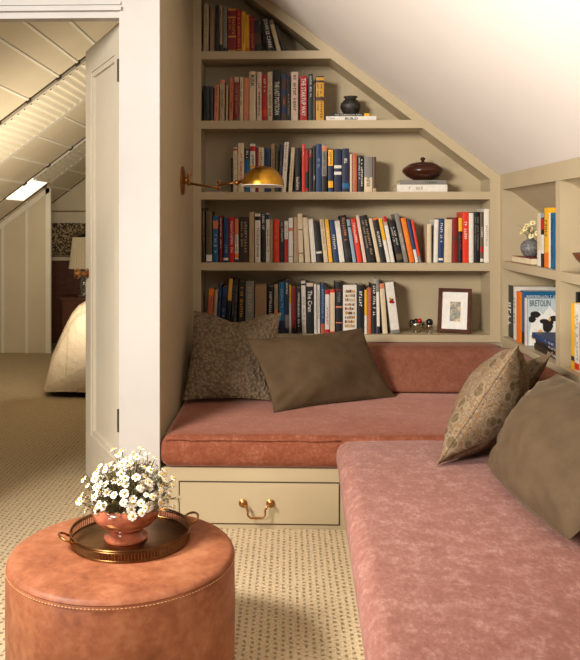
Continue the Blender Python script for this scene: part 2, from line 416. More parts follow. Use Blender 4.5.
# open door leaf
hx, hy, fx, fy = -.742, 3.515, -1.062, 4.15
dv = Vector((fx-hx, fy-hy, 0)); L = dv.length; dv.normalize(); dn = Vector((-dv.y, dv.x, 0))   # dn faces left
if dn.dot(Vector((0, 0, 0))-Vector((fx, fy, 0))) < 0: dn = -dn                                    # the face the camera sees
def dpt(s, z, d): return Vector((hx, hy, 0))+dv*s+dn*d+Vector((0, 0, z))
def dbox(bm, s0, s1, z0, z1, d0, d1):
    g = bmesh.ops.create_cube(bm, size=1)['verts']
    for v in g: v.co = dpt(s0+(v.co.x+.5)*(s1-s0), z0+(v.co.z+.5)*(z1-z0), d0+(v.co.y+.5)*(d1-d0))
b = bmesh.new(); H0, H1 = .012, 2.215
dbox(b, 0, .115, H0, H1, -.04, 0); dbox(b, L-.115, L, H0, H1, -.04, 0); dbox(b, .115, L-.115, H1-.13, H1, -.04, 0); dbox(b, .115, L-.115, H0, .24, -.04, 0)
door = struct(mk('door_1', b, M['doorpaint'], org=(hx, hy, 0)))
b = bmesh.new(); dbox(b, .115, L-.115, .24, H1-.13, -.032, -.018)
mk('door_panel', b, M['doorpaint'], door)
b = bmesh.new()
for (s0, s1, z0, z1) in ((.115, .14, .24, H1-.13), (L-.14, L-.115, .24, H1-.13), (.14, L-.14, H1-.155, H1-.13), (.14, L-.14, .24, .265)): dbox(b, s0, s1, z0, z1, -.018, -.006)
mk('panel_moulding', b, M['doorpaint'], door)
for z in (zof(70, hx, hy), zof(421, hx, hy)):
    b = bmesh.new(); tube(b, [dpt(.012, z-.05, .006), dpt(.012, z+.05, .006)], .009)
    dbox(b, .004, .03, z-.048, z+.048, 0, .004)
    mk('hinge', b, M['darkline'], door)
k0 = dpt(L-.055, 1.06, 0)
b = bmesh.new(); lathe(b, k0, [(.026, 0), (.026, .006), (.010, .01), (.010, .035), (.024, .045), (.028, .058), (.018, .07)], 20, axis=dn)
lathe(b, k0-dn*.04, [(.026, 0), (.026, .006), (.010, .01), (.010, .035), (.024, .045), (.028, .058), (.018, .07)], 20, axis=-dn)
mk('door_knob', b, M['brass'], door, smooth=.6)

# ---------------------------------------------------------------- built-in bookcases
SZ = [(2.317, 2.271), (1.914, 1.867), (1.500, 1.456), (1.090, 1.045)]     # shelf top / underside
LEDGE, LB = .676, .635
bc = empty('bookcase', (.33, YB, 0))
tag(bc, 'built-in taupe bookcase under the sloped ceiling across the back of the nook', 'bookcase')
mk('back_panel', prism([(XL, LB), (XR, LB), (XR, ZC(XR)-.005), (XL, ZC(XL)-.005)], 'y', YBK-.012, YBK), M['taupe'], bc)
mk('stile', prism([(XL, LB), (-.5105, LB), (-.5105, ZC(-.5105)-.01), (XL, ZC(XL)-.01)], 'y', YB, YBK-.012), M['taupe'], bc)
mk('stile', bx(1.153, XR, YB, YBK-.012, LB, 1.552), M['taupe'], bc)
mk('sloped_rail', prism([(-.5105, ZC(-.5105)-.003), (XR, ZC(XR)-.003), (XR, 1.5525), (1.153, 1.5525), (1.153, ZC(1.153)-.069), (-.5105, ZC(-.5105)-.069)], 'y', YB, YBK-.012), M['taupe'], bc)
for (zt, zb) in SZ:
    xi = XR-(zt+.069-1.598)/.765 if zt > 1.55 else 1.153
    xo = XR-(zb+.069-1.598)/.765 if zt > 1.55 else 1.153
    mk('shelf', prism([(-.5105, zb), (xo+.005, zb), (xi+.005, zt), (-.5105, zt)], 'y', YB+.001, YBK-.012), M['taupe'], bc)
mk('ledge', bx(-.5105, 1.153, YB, YBK-.012, LB, LEDGE), M['taupe'], bc)
mk('lower_panel', bx(XL, XR, YB+.02, YB+.05, .25, LB), M['taupe'], bc)
XD = 1.50
rc = empty('bookcase', (XR, 3.0, 0))
tag(rc, 'low built-in taupe bookcase along the right wall behind the sofa pillows', 'bookcase')
y0, y1 = .6, 4.578
mk('top_rail', bx(XR, XR+.028, y0, YB, 1.511, 1.572), M['taupe'], rc)
mk('crown_strip', prism([(XR, 1.572), (XR+.022, 1.572), (XR, 1.595)], 'y', y0, YB-.001), M['taupe'], rc)
mk('stile', bx(XR, XD, y1, YB-.001, LB, 1.511), M['taupe'], rc)
mk('corner_block', bx(XR-.0005, XR+.05, YB-.002, YBK, .25, 1.598), M['taupe'], rc)
mk('shelf', bx(XR, XD, y0, y1, 1.061, 1.104), M['taupe'], rc)
mk('ledge', bx(XR, XD, y0, y1, LB, .678), M['taupe'], rc)
for (a, c) in ((3.620, 3.681), (2.66, 2.72), (1.70, 1.76)):
    mk('divider', bx(XR+.003, XD, a, c, .678, 1.061), M['taupe'], rc); mk('divider', bx(XR+.003, XD, a, c, 1.104, 1.511), M['taupe'], rc)
mk('soffit', prism([(XR+.028, 1.511), (XR+.038, 1.511), (XD, 1.511-.75*(XD-XR-.038)), (XD, 1.50), (XR+.028, 1.545)], 'y', y0, y1), M['taupe'], rc)
mk('back_panel', bx(XD-.008, XD, y0, y1, .678, 1.32), M['taupe'], rc)
mk('lower_panel', bx(XR+.01, XR+.03, y0, YB, .25, LB), M['taupe'], rc)

# ---------------------------------------------------------------- bench bases with drawer
bb = empty('bench', (.33, 3.45, 0))
tag(bb, 'taupe built-in bench base with one drawer under the back seat cushion', 'bench')
mk('base', bx(XL, XR, 3.452, YB, 0, .262, bev=.002), M['taupe'], bb)
d0, d1 = at(180, 500, 3.45).x, at(338.7, 500, 3.45).x
g = bmesh.new(); w_ = .006
for a in ((d0-w_, d1+w_, .198, .198+w_), (d0-w_, d1+w_, .024-w_, .024), (d0-w_, d0, .024, .198), (d1, d1+w_, .024, .198)): box(g, a[0], a[1], 3.4505, 3.453, a[2], a[3])
mk('drawer_gap', g, M['darkline'], bb)
dr = mk('drawer', bx(d0, d1, 3.447, 3.455, .024, .198, bev=.0015), M['taupe'], bb)
ha, hb = at(243, 503, 3.447), at(270.5, 503, 3.447)
b = bmesh.new()
for p in (ha, hb): lathe(b, p, [(.017, 0), (.018, .004), (.012, .008), (.007, .012), (.007, .022), (.010, .024), (.008, .030), (.002, .032)], 20, axis=(0, -1, 0))
mid = (ha+hb)/2; zz = ha.z
pts = [ha+Vector((.002, -.022, 0)), ha+Vector((.014, -.026, -.006)), ha+Vector((.022, -.03, -.022)), ha+Vector((.022, -.032, -.042)), ha+Vector((.034, -.034, -.052)),
       mid+Vector((0, -.034, -.053)), hb+Vector((-.034, -.034, -.052)), hb+Vector((-.022, -.032, -.042)), hb+Vector((-.022, -.03, -.022)), hb+Vector((-.014, -.026, -.006)), hb+Vector((-.002, -.022, 0))]
tube(b, pts, [.004, .005, .0045, .004, .0045, .0055, .0045, .004, .0045, .005, .004], 10)
mk('drawer_handle', b, M['brass'], dr, smooth=.7)
rb = empty('bench', (.73, 2.2, 0))
tag(rb, 'taupe bench base under the long rose seat cushion on the right', 'bench')
mk('base', prism([(.262, 3.452), (XR, 3.452), (XR, .9), (.195, .9)], 'z', 0, .262), M['taupe'], rb)

# ---------------------------------------------------------------- cushions
def cushion_bm(quad, z0, z1, rad, bulge=.012, seed=0, n=26, m=26, puff=.012):
    """rounded upholstered slab; quad = 4 xy corners (front-left, front-right, back-right, back-left)"""
    q = [Vector(p) for p in quad]; b = bmesh.new(); bmesh.ops.create_cube(b, size=2)
    bmesh.ops.subdivide_edges(b, edges=b.edges[:], cuts=n, use_grid_fill=True)
    w = ((q[1]-q[0]).length+(q[2]-q[3]).length)/2; d = ((q[3]-q[0]).length+(q[2]-q[1]).length)/2; h = z1-z0
    for v in b.verts:
        s = [w/2, d/2, h/2]; p = [0, 0, 0]; c = [0, 0, 0]
        for i in range(3):
            # concentrate vertices in the rounded borders
            t = v.co[i]; a = abs(t); k = .6; f = (a/k)*(1-rad/s[i]) if a < k else (1-rad/s[i])+(a-k)/(1-k)*rad/s[i]
            p[i] = math.copysign(f*s[i], t); c[i] = max(-(s[i]-rad), min(s[i]-rad, p[i]))
        dv_ = Vector(p)-Vector(c)
        if dv_.length > 1e-9:
            mx = max(abs(x) for x in dv_); dv_ = dv_.normalized()*mx
        P = Vector(c)+dv_
        u = P.x/w+.5; t = P.y/d+.5; z = P.z/h
        cx = 1-(2*u-1)**2; cy = 1-(2*t-1)**2; cz = 1-(2*z)**2
        xy = q[0]*(1-u)*(1-t)+q[1]*u*(1-t)+q[2]*u*t+q[3]*(1-u)*t
        nz = noise.noise((xy.x*3+seed, xy.y*3, 1.3))*.006
        zz = z0+(z+.5)*h+(puff*max(0, cx)**.4*max(0, cy)**.4+nz if z > 0 else 0)
        ox = bulge*max(0, cz)*(1 if u > .5 else -1)*abs(2*u-1)**3; oy = bulge*max(0, cz)*(1 if t > .5 else -1)*abs(2*t-1)**3
        v.co = Vector((xy.x+ox, xy.y+oy, zz+noise.noise((xy.x*14, xy.y*14, z*3+seed))*.0015))
    return b
cu = mk('seat_cushion', cushion_bm([(XL+.012, 3.432), (1.19, 3.432), (1.19, 4.5), (XL+.012, 4.5)], .264, .40, .035, .012, 1, 30), M['rust'], smooth=True)
tag(cu, 'rust chenille seat cushion on the back bench under the bookcase', 'cushion')
mk('seam', tube(bmesh.new(), [(XL+.02+.57*i/12*1.33, 3.4235+.003*math.sin(i*1.7), .389+.0015*math.sin(i*2.3)) for i in range(13)], .0028, 6), M['rust'], cu, smooth=True)
cu = mk('seat_cushion', cushion_bm([(.170, .9), (1.19, .9), (1.19, 3.408), (.212, 3.408)], .264, .402, .045, .012, 5, 40), M['rose'], smooth=True)
tag(cu, 'long rose-pink chenille seat cushion on the right bench', 'cushion')
def wedge(pts, axis, a0, a1, seed):
    b = prism(pts, axis, a0, a1)
    bmesh.ops.bevel(b, geom=b.edges[:], offset=.045, segments=5, affect='EDGES', profile=.6)
    bmesh.ops.triangulate(b, faces=[f for f in b.faces if len(f.verts) > 4])
    return b
bk = mk('back_cushion', wedge([(4.27, .412), (4.645, .412), (4.645, .634), (4.44, .634)], 'x', XL+.01, 1.19, 3), M['backred'], smooth=True)
tag(bk, 'low russet back cushion leaning below the back bookcase ledge', 'cushion')
bk = mk('back_cushion', wedge([(.96, .414), (1.195, .414), (1.195, .668), (1.03, .668)], 'y', .9, 4.25, 4), M['backred'], smooth=True)
tag(bk, 'long russet back cushion against the right bookcase, rounded end in the corner', 'cushion')

def pillow(name, P, T, mat, label, chop=0, conc=.05, seed=0, wr=.006, n=34, flip=1, rnd_=0, back=1):
    A, B, Cc, D = [Vector(p) for p in P]      # bottom-left, top-left, top-right, bottom-right seen from its face
    nrm = (D-A).cross(B-A).normalized()*flip
    b = bmesh.new(); L = {}; edge = {}
    for side in (1, -1):
        for i in range(n+1):
            for j in range(n+1):
                s = (1-math.cos(PI*i/n))/2; t = (1-math.cos(PI*j/n))/2; rim = i in (0, n) or j in (0, n)
                if rim and (i, j) in edge: L[side, i, j] = edge[i, j]; continue
                s2 = .5+(s-.5)*(1-conc*2*math.sin(PI*t)**.8); t2 = .5+(t-.5)*(1-conc*2*math.sin(PI*s)**.8)
                t2 -= chop*math.exp(-((s-.5)/.24)**2)*t**3
                if rnd_:
                    a_, b_ = 2*s2-1, 2*t2-1
                    s2, t2 = .5+a_*math.sqrt(1-rnd_*b_*b_)/2, .5+b_*math.sqrt(1-rnd_*a_*a_)/2
                p = A*(1-s2)*(1-t2)+D*s2*(1-t2)+Cc*s2*t2+B*(1-s2)*t2
                h = T/2*(max(0, math.sin(PI*s))*max(0, math.sin(PI*t)))**.55
                cornerness = abs(2*s-1)*abs(2*t-1)
                ang = math.atan2(t-.5, s-.5)
                w = wr*(noise.noise((s*3+seed, t*3, side*2.0))*2+math.sin(ang*26+seed)*min(1, cornerness*2)*.8+noise.noise((s*9, t*9+seed, side))*.8)
                h += (0 if rim else w*min(1, h/(T*.2)))
                if side < 0: h *= back
                if chop: h *= 1-.35*math.exp(-((s-.5)/.16)**2)*t**2
                v = b.verts.new(p+nrm*h*side); L[side, i, j] = v
                if rim: edge[i, j] = v
        for i in range(n):
            for j in range(n):
                f = (L[side, i, j], L[side, i+1, j], L[side, i+1, j+1], L[side, i, j+1]); b.faces.new(f if side > 0 else f[::-1])
    loop = [edge[i, 0].co.copy() for i in range(n)]+[edge[n, j].co.copy() for j in range(n)]+[edge[i, n].co.copy() for i in range(n, 0, -1)]+[edge[0, j].co.copy() for j in range(n, 0, -1)]
    o = mk(name, b, mat, smooth=True); tag(o, label, 'pillow')
    mk('seam', tube(bmesh.new(), loop, .003, 5, True), mat, o, smooth=True)
    return o
pillow('throw_pillow', [at(181, 404, 4.02)+Vector((.012, 0, .02)), at(192, 311, 4.33)+Vector((.01, 0, 0)), at(281, 313, 4.36), at(270, 404, 4.05)+Vector((0, 0, .02))], .15, M['boucle'],
       'square taupe boucle throw pillow in the left corner of the back bench', chop=.10, conc=.03, seed=2, wr=.006)
pillow('throw_pillow', [at(274, 412, 3.84), at(246, 339, 4.02), at(362, 328, 4.32), at(395, 397, 4.20)], .15, M['olive'],
       'oblong olive-brown velvet pillow propped in front of the boucle pillow', conc=.035, seed=5, wr=.007)
pillow('throw_pillow', [(.552, 3.0, .42), (.845, 2.98, .868), (.985, 3.40, .765), (.80, 3.32, .42)], .24, M['floral'],
       'floral patterned tan pillow standing on the rose cushion, left of the velvet pillow', conc=.02, seed=9, wr=.006)
pillow('throw_pillow', [(.82, 3.34, .43), at(553, 352, 3.28), at(516, 362, 3.68), (.80, 3.74, .43)], .15, M['floral'],
       'floral patterned pillow corner showing behind between the front floral and velvet pillows', conc=.04, seed=19, wr=.006, back=.4)
pillow('throw_pillow', [(.715, 3.0, .42), (1.0, 3.03, .775), (1.0, 2.2, .75), (.765, 2.2, .435)], .27, M['taupev'],
       'large plump taupe velvet pillow at the right edge on the rose seat cushion', conc=.0, seed=14, wr=.010, rnd_=.16, back=.45)

# ---------------------------------------------------------------- ottoman, tray, bowl of daisies
OC = Vector((-.4877, 2.334, 0)); OR = .3276; OT = .366
ot = empty('ottoman', OC)
mk('body', lathe(bmesh.new(), OC, [(OR-.012, .0), (OR-.004, .006), (OR, .05), (OR+.002, .2), (OR, OT-.022), (OR-.002, OT-.017)], 96), M['leather'], ot, smooth=.9)
mk('top', lathe(bmesh.new(), OC, [(OR-.003, OT-.018), (OR-.001, OT-.014), (OR-.005, OT-.007), (OR-.014, OT-.002), (OR-.05, OT), (OR-.15, OT+.001), (.02, OT+.001)], 96), M['leather'], ot, smooth=.9)
b = bmesh.new(); ns_ = 200
for k in range(ns_):
    a = 2*PI*k/ns_; a2 = a+2*PI/ns_*.6; r = OR+.0012
    tube(b, [(OC.x+r*math.cos(a), OC.y+r*math.sin(a), OT-.022), (OC.x+r*math.cos(a2), OC.y+r*math.sin(a2), OT-.022)], .0011, 4)
mk('stitching', b, M['stitch'], ot)
tag(ot, 'round tan leather ottoman holding a tray on the carpet in front', 'ottoman')
TC = Vector((at(130.7, 540, 2.40).x, 2.40, OT+.0015)); TR = .178
tr = empty('tray', TC)
mk('tray_plate', lathe(bmesh.new(), TC, [(TR, 0), (TR, .004), (TR-.004, .005), (.01, .005)], 64), M['tray'], tr, smooth=.6)
b = bmesh.new()
for z in (.006, .028, .034): tube(b, [TC+Vector((TR*math.cos(2*PI*k/64), TR*math.sin(2*PI*k/64), z)) for k in range(64)], .0022 if z < .03 else .003, 6, True)
for k in range(120):
    a = 2*PI*k/120; tube(b, [TC+Vector((TR*math.cos(a), TR*math.sin(a), .005)), TC+Vector((TR*math.cos(a), TR*math.sin(a), .033))], .0013, 4)
mk('gallery_rail', b, M['tray'], tr, smooth=.7)
ha_ = Vector((130, 46, 0)); e0 = at(71, 545, 2.33); e1 = at(189.5, 523, 2.49)
ax = (Vector((e1.x, e1.y, 0))-Vector((e0.x, e0.y, 0))).normalized(); sd = Vector((-ax.y, ax.x, 0))
for s in (1, -1):
    pts = [TC+ax*s*(TR-.001)+sd*.032+Vector((0, 0, .026))]
    for k in range(9):
        a = PI*k/8; pts.append(TC+ax*s*(TR+.012+.022*math.sin(a))+sd*.034*math.cos(a)+Vector((0, 0, .034+.010*math.sin(a))))
    pts.append(TC+ax*s*(TR-.001)-sd*.032+Vector((0, 0, .026)))
    mk('handle', tube(bmesh.new(), pts, .0035, 8), M['brass'], tr, smooth=True)
tag(tr, 'round bronze gallery tray with two loop handles on the leather ottoman', 'tray')
BC = Vector((at(126, 545, 2.395).x, 2.395, TC.z+.006)); BS = 1.07
def sc_prof(p): return [(a*BS, c*BS) for a, c in p]
bo = empty('bowl', BC)
mk('bowl_body', lathe(bmesh.new(), BC, sc_prof([(.046, .026), (.052, .032), (.075, .044), (.091, .062), (.096, .08), (.093, .094), (.088, .099), (.084, .097), (.086, .08), (.07, .055), (.01, .045)]), 56), M['glaze'], bo, smooth=True)
b = bmesh.new(); lathe(b, BC, sc_prof([(.060, 0), (.061, .006), (.056, .010), (.050, .014), (.044, .022), (.046, .028)]), 56)
mk('foot', b, M['glaze'], bo, smooth=.7)
tag(bo, 'copper-brown glazed footed bowl of daisies on the bronze tray', 'bowl')
def daisy_proto(name, r, np, petal, seed):
    rng = random.Random(seed)
    t = bpy.data.objects.new(name, None); C.objects.link(t); ORG[t] = Vector((0, 0, 0)); t.empty_display_size = .02
    b = bmesh.new()
    for k in range(np):
        a = 2*PI*k/np+rng.uniform(-.1, .1); d = Vector((math.cos(a), math.sin(a), 0)); s = Vector((-d.y, d.x, 0)); w = r*.24; up = rng.uniform(-.12, .22)*r
        P = [d*r*.2-s*w*.5, d*r*.6-s*w+Vector((0, 0, up*.6)), d*r-s*w*.55+Vector((0, 0, up)), d*r*1.04+Vector((0, 0, up)), d*r+s*w*.55+Vector((0, 0, up)), d*r*.6+s*w+Vector((0, 0, up*.6)), d*r*.2+s*w*.5]
        T_ = [b.verts.new(p+Vector((0, 0, .0006))) for p in P]; B_ = [b.verts.new(p-Vector((0, 0, .0006))) for p in P]
        b.faces.new(T_); b.faces.new(B_[::-1])
        for i in range(7): b.faces.new((T_[i], B_[i], B_[(i+1) % 7], T_[(i+1) % 7]))
    mk('petals', b, petal, t, org=(0, 0, 0))
    b = bmesh.new(); lathe(b, (0, 0, 0), [(r*.30, -.001), (r*.31, .002), (r*.24, .0045), (r*.1, .006)], 12)
    mk('flower_centre', b, M['pollen'], t, org=(0, 0, 0), smooth=True)
    b = bmesh.new(); tube(b, [(0, 0, -.001), (.002, .001, -.04), (0, 0, -.085)], .0011, 5)
    mk('stem', b, M['stem'], t, org=(0, 0, 0))
    return t
def dup(t):
    r = t.copy(); C.objects.link(r)
    for ch in t.children:
        c = ch.copy(); C.objects.link(c); c.parent = r
    return r
FL = BC+Vector((.010, 0, .100))
protos = [daisy_proto('daisy', .0135, 13, M['petal'], 1), daisy_proto('daisy', .0112, 12, M['petal'], 2), daisy_proto('daisy', .0085, 10, M['petal'], 3)]
used = set(); rng = random.Random(21); nd = 0; pl = []
tries = 0
while nd < 165 and tries < 6000:
    tries += 1
    a = rng.uniform(0, 2*PI); el = math.asin(rng.uniform(.02, 1)) ; rr = rng.uniform(.6, 1.0)
    d = Vector((math.cos(el)*math.cos(a), math.cos(el)*math.sin(a), math.sin(el)))
    p = FL+Vector((d.x*.155*rr, d.y*.145*rr, d.z*.145*rr+.028-.035*(1-d.z)*rr))
    k = 0 if rr < .85 and rng.random() < .6 else (1 if rng.random() < .6 else 2)
    if any((p-q).length < .0145 for q in pl): continue
    pl.append(p)
    o = protos[k] if k not in used else dup(protos[k]); used.add(k)
    o.location = p
    dd = (p-(FL-Vector((0, 0, .02)))).normalized(); dd = (dd+Vector((rng.uniform(-.35, .35), rng.uniform(-.45, .2), rng.uniform(-.2, .4)))).normalized()
    o.rotation_euler = dd.to_track_quat('Z', 'Y').to_euler()
    tag(o, 'small white daisy with yellow centre in the copper-brown bowl on the ottoman', 'flower', 'white daisies in the copper bowl'); nd += 1
b = bmesh.new()
for k in range(420):
    a = rng.uniform(0, 2*PI); el = math.asin(rng.uniform(0, 1)); rr = rng.uniform(.45, .98)
    d = Vector((math.cos(el)*math.cos(a), math.cos(el)*math.sin(a), math.sin(el)))
    s0 = FL+Vector((d.x*.06, d.y*.06, -.02)); p = FL+Vector((d.x*.15*rr, d.y*.14*rr, d.z*.145*rr+.012))
    m_ = (s0+p)/2+Vector((0, 0, .012)); tube(b, [s0, m_, p], .0008, 4)
    for q in range(3):
        c = s0.lerp(p, rng.uniform(.45, 1)); e = Vector((rng.uniform(-1, 1), rng.uniform(-1, 1), rng.uniform(-.3, 1))).normalized(); f = e.orthogonal().normalized()*.0028; l_ = rng.uniform(.008, .016)
        b.faces.new([b.verts.new(x) for x in (c, c+e*l_*.5+f, c+e*l_, c+e*l_*.5-f)])
fo = mk('foliage', b, M['leafm']); fo['kind'] = 'stuff'
tag(fo, 'thin olive stems and small leaves among the daisies in the bowl', 'foliage')

# ---------------------------------------------------------------- swing-arm wall lamp
ly = yx(182, XL); lz = 1.541
wl = empty('wall_lamp', (XL, ly, lz))
b = lathe(bmesh.new(), (XL, ly, lz), [(.076, 0), (.076, .006), (.066, .012), (.03, .014), (.018, .02), (.016, .028)], 40, axis=(1, 0, 0))
mk('back_plate', b, M['brass'], wl, smooth=.6)
j0 = at(189, 175, ly-.01); j1 = at(189, 183.5, ly-.01); j2 = at(219, 188, 4.02); j2t = at(219, 182, 4.02); j3 = at(237, 182.6, 3.97)
b = bmesh.new(); tube(b, [(XL+.02, ly, lz), j0.lerp(j1, .3)], .006); ball(b, j0, .011); ball(b, j1, .012); tube(b, [j0, j1], .007)
mk('wall_joint', b, M['brass'], wl, smooth=True)
b = bmesh.new(); tube(b, [j1, j2], .006, 10); ball(b, j2, .011); ball(b, j2t, .011); tube(b, [j2, j2t], .007)
tube(b, [j2t.lerp(j2, .5), j3], .006, 10); ball(b, j3, .0145)
mk('swing_arm', b, M['brass'], wl, smooth=True)
scn = at(263, 186, 3.93); ax_ = Vector((.02, .03, 1)).normalized()
prof = [(.105*math.cos(t), .098*math.sin(t)) for t in [PI/2*k/14 for k in range(14)]]+[(.006, .098)]
b = lathe(bmesh.new(), scn, prof, 48, axis=ax_, cap=False)
sh = mk('lamp_shade', b, M['shade_brass'], wl, smooth=True)
b = lathe(bmesh.new(), scn, [(r*.975, z*.96) for r, z in prof], 48, axis=ax_, cap=False)
mk('shade_lining', b, M['lining'], sh, smooth=True)
mk('shade_rim', tube(bmesh.new(), [scn+Vector((0, 0, 1)).rotation_difference(ax_) @ Vector((.1045*math.cos(2*PI*k/48), .1045*math.sin(2*PI*k/48), 0)) for k in range(48)], .0022, 6, True), M['lining'], sh, smooth=True)
mk('bulb', ball(bmesh.new(), scn+ax_*.05, .025, 14), M['white'], sh, smooth=True)
mk('shade_neck', tube(bmesh.new(), [j3, scn+Vector((-.085, 0, .03)), scn+Vector((-.07, 0, .06))], [.007, .009, .006], 10), M['brass'], wl, smooth=True)
tag(wl, 'brass swing-arm wall lamp with domed shade on the left nook wall', 'lamp')

# ---------------------------------------------------------------- books
ORDS = 'first second third fourth fifth sixth seventh eighth ninth tenth eleventh twelfth thirteenth fourteenth fifteenth sixteenth seventeenth eighteenth nineteenth twentieth twenty-first twenty-second twenty-third twenty-fourth twenty-fifth twenty-sixth'.split()
def book_mesh(O, R, U, D, t, h, d, col, bands, text, tcol, tspan, rng, label, cat, group, rnd=.0018, pages=None):
    """O lower-left corner of the spine seen from outside; R along thickness, U up, D inwards; all unit vectors"""
    bm = bmesh.new(); sp = [(t*i/6, -rnd*math.sin(PI*i/6)) for i in range(7)]
    prof = sp+[(t, d), (t-.002, d), (t-.002, .003), (.002, .003), (.002, d), (0, d)]
    A = [bm.verts.new(O+R*x+D*y) for x, y in prof]; B = [bm.verts.new(O+R*x+D*y+U*h) for x, y in prof]
    n = len(prof)
    for i in range(n): bm.faces.new((A[i], A[(i+1) % n], B[(i+1) % n], B[i]))
    for V in (A, B):
        for q in ([0, 1, 2, 3, 4, 5, 6, 9, 10], [6, 7, 8, 9], [10, 11, 12, 0]): bm.faces.new([V[i] for i in q])
    o = mk('book', bm, flat(lin(col)), org=O+R*t/2)
    tag(o, label, cat, group)
    bm = bmesh.new(); e = .0025
    c0 = [O+R*x+D*y+U*z for z in (e, h-e) for x, y in ((.0022, .0035), (t-.0022, .0035), (t-.0022, d-.003), (.0022, d-.003))]
    V = [bm.verts.new(p) for p in c0]
    for q in ((0, 1, 2, 3), (4, 5, 6, 7), (0, 1, 5, 4), (1, 2, 6, 5), (2, 3, 7, 6), (3, 0, 4, 7)): bm.faces.new([V[i] for i in q])
    mk('page_block', bm, M['pages'], o)
    for (a, b_, c) in bands:
        bm = bmesh.new(); Q = []
        for z in (a*h, b_*h): Q.append([bm.verts.new(O+R*x+D*(y-.0006)+U*z) for x, y in sp])
        for i in range(6): bm.faces.new((Q[0][i], Q[0][i+1], Q[1][i+1], Q[1][i]))
        mk('spine_label', bm, flat(lin(c)), o)
    if text:
        bm = bmesh.new(); a, b_ = tspan
        o0 = O+R*t*.80+U*h*b_-D*(rnd+.0012); uu = -U*h*(b_-a); vv = -R*0
        # lettering runs down the spine, letter tops towards +R
        base = O+R*t*.24+U*h*b_-D*(rnd+.0012)
        if text == 'rows':
            parts = {}
            for q in range(9):
                for p in range(11):
                    c = rng.choice(('tc', 'g', 'cr', 'br', 'bg', 'tan')); hh = rng.uniform(.6, .95)
                    parts.setdefault(c, []).append((.14+.066*p, .14+.066*p+.058, a+(b_-a)*q/9, a+(b_-a)*(q+hh*.8)/9))
            for c, qs in parts.items():
                bq = bmesh.new()
                for (u0, u1, v0, v1) in qs: bq.faces.new([bq.verts.new(O+R*t*u+U*h*v-D*(rnd+.001)) for u, v in ((u0, v0), (u1, v0), (u1, v1), (u0, v1))])
                mk('spine_picture', bq, flat(lin(K[c])), o)
            bm.free(); return o
        if text == 'flower':
            bm.free()
            for c, (pu, pv, rr) in (('r', (.42, .3, .2)), ('r', (.66, .2, .16)), ('g', (.36, .7, .14)), ('ol', (.62, .55, .13))):
                bq = bmesh.new(); cc = O+R*t*pu+U*h*(a+(b_-a)*pv)-D*(rnd+.001)
                bq.faces.new([bq.verts.new(cc+R*t*rr*math.cos(2*PI*k/10)*(1+.25*(k % 2))+U*t*rr*math.sin(2*PI*k/10)*(1+.25*(k % 2))) for k in range(10)])
                mk('spine_picture', bq, flat(lin(K[c])), o)
            return o
        if text == 'g': glyphs(bm, base+R*t*.05, uu, R*t*.42, max(5, int(h*(b_-a)/(t*.42)*1.1)), rng)
        elif text == 'g2':
            glyphs(bm, base+R*t*.32, uu, R*t*.26, max(6, int(h*(b_-a)/(t*.3))), rng); glyphs(bm, base-R*t*.08, uu*.8, R*t*.2, max(6, int(h*(b_-a)/(t*.26))), rng)
        else: put_text(bm, text, base-R*t*.06, uu, R*t*.64)
        mk('spine_title', bm, flat(lin(tcol)), o)
    return o
K = dict(k=(.07, .06, .06), w=(.9, .87, .82), cr=(.86, .78, .64), bg=(.72, .62, .48), tan=(.62, .5, .36), gr=(.5, .48, .45), dg=(.16, .16, .15), r=(.72, .07, .06), dr=(.5, .05, .05), ro=(.88, .2, .07), o=(.92, .45, .05),
         y=(.95, .70, .10), sal=(.84, .50, .34), br=(.32, .2, .13), db=(.16, .10, .07), b=(.10, .22, .40), nb=(.07, .11, .24), cy=(.06, .37, .54), g=(.85, .62, .2), tc=(.72, .36, .22), ol=(.36, .30, .2), pk=(.9, .78, .70), lb=(.56, .66, .72))
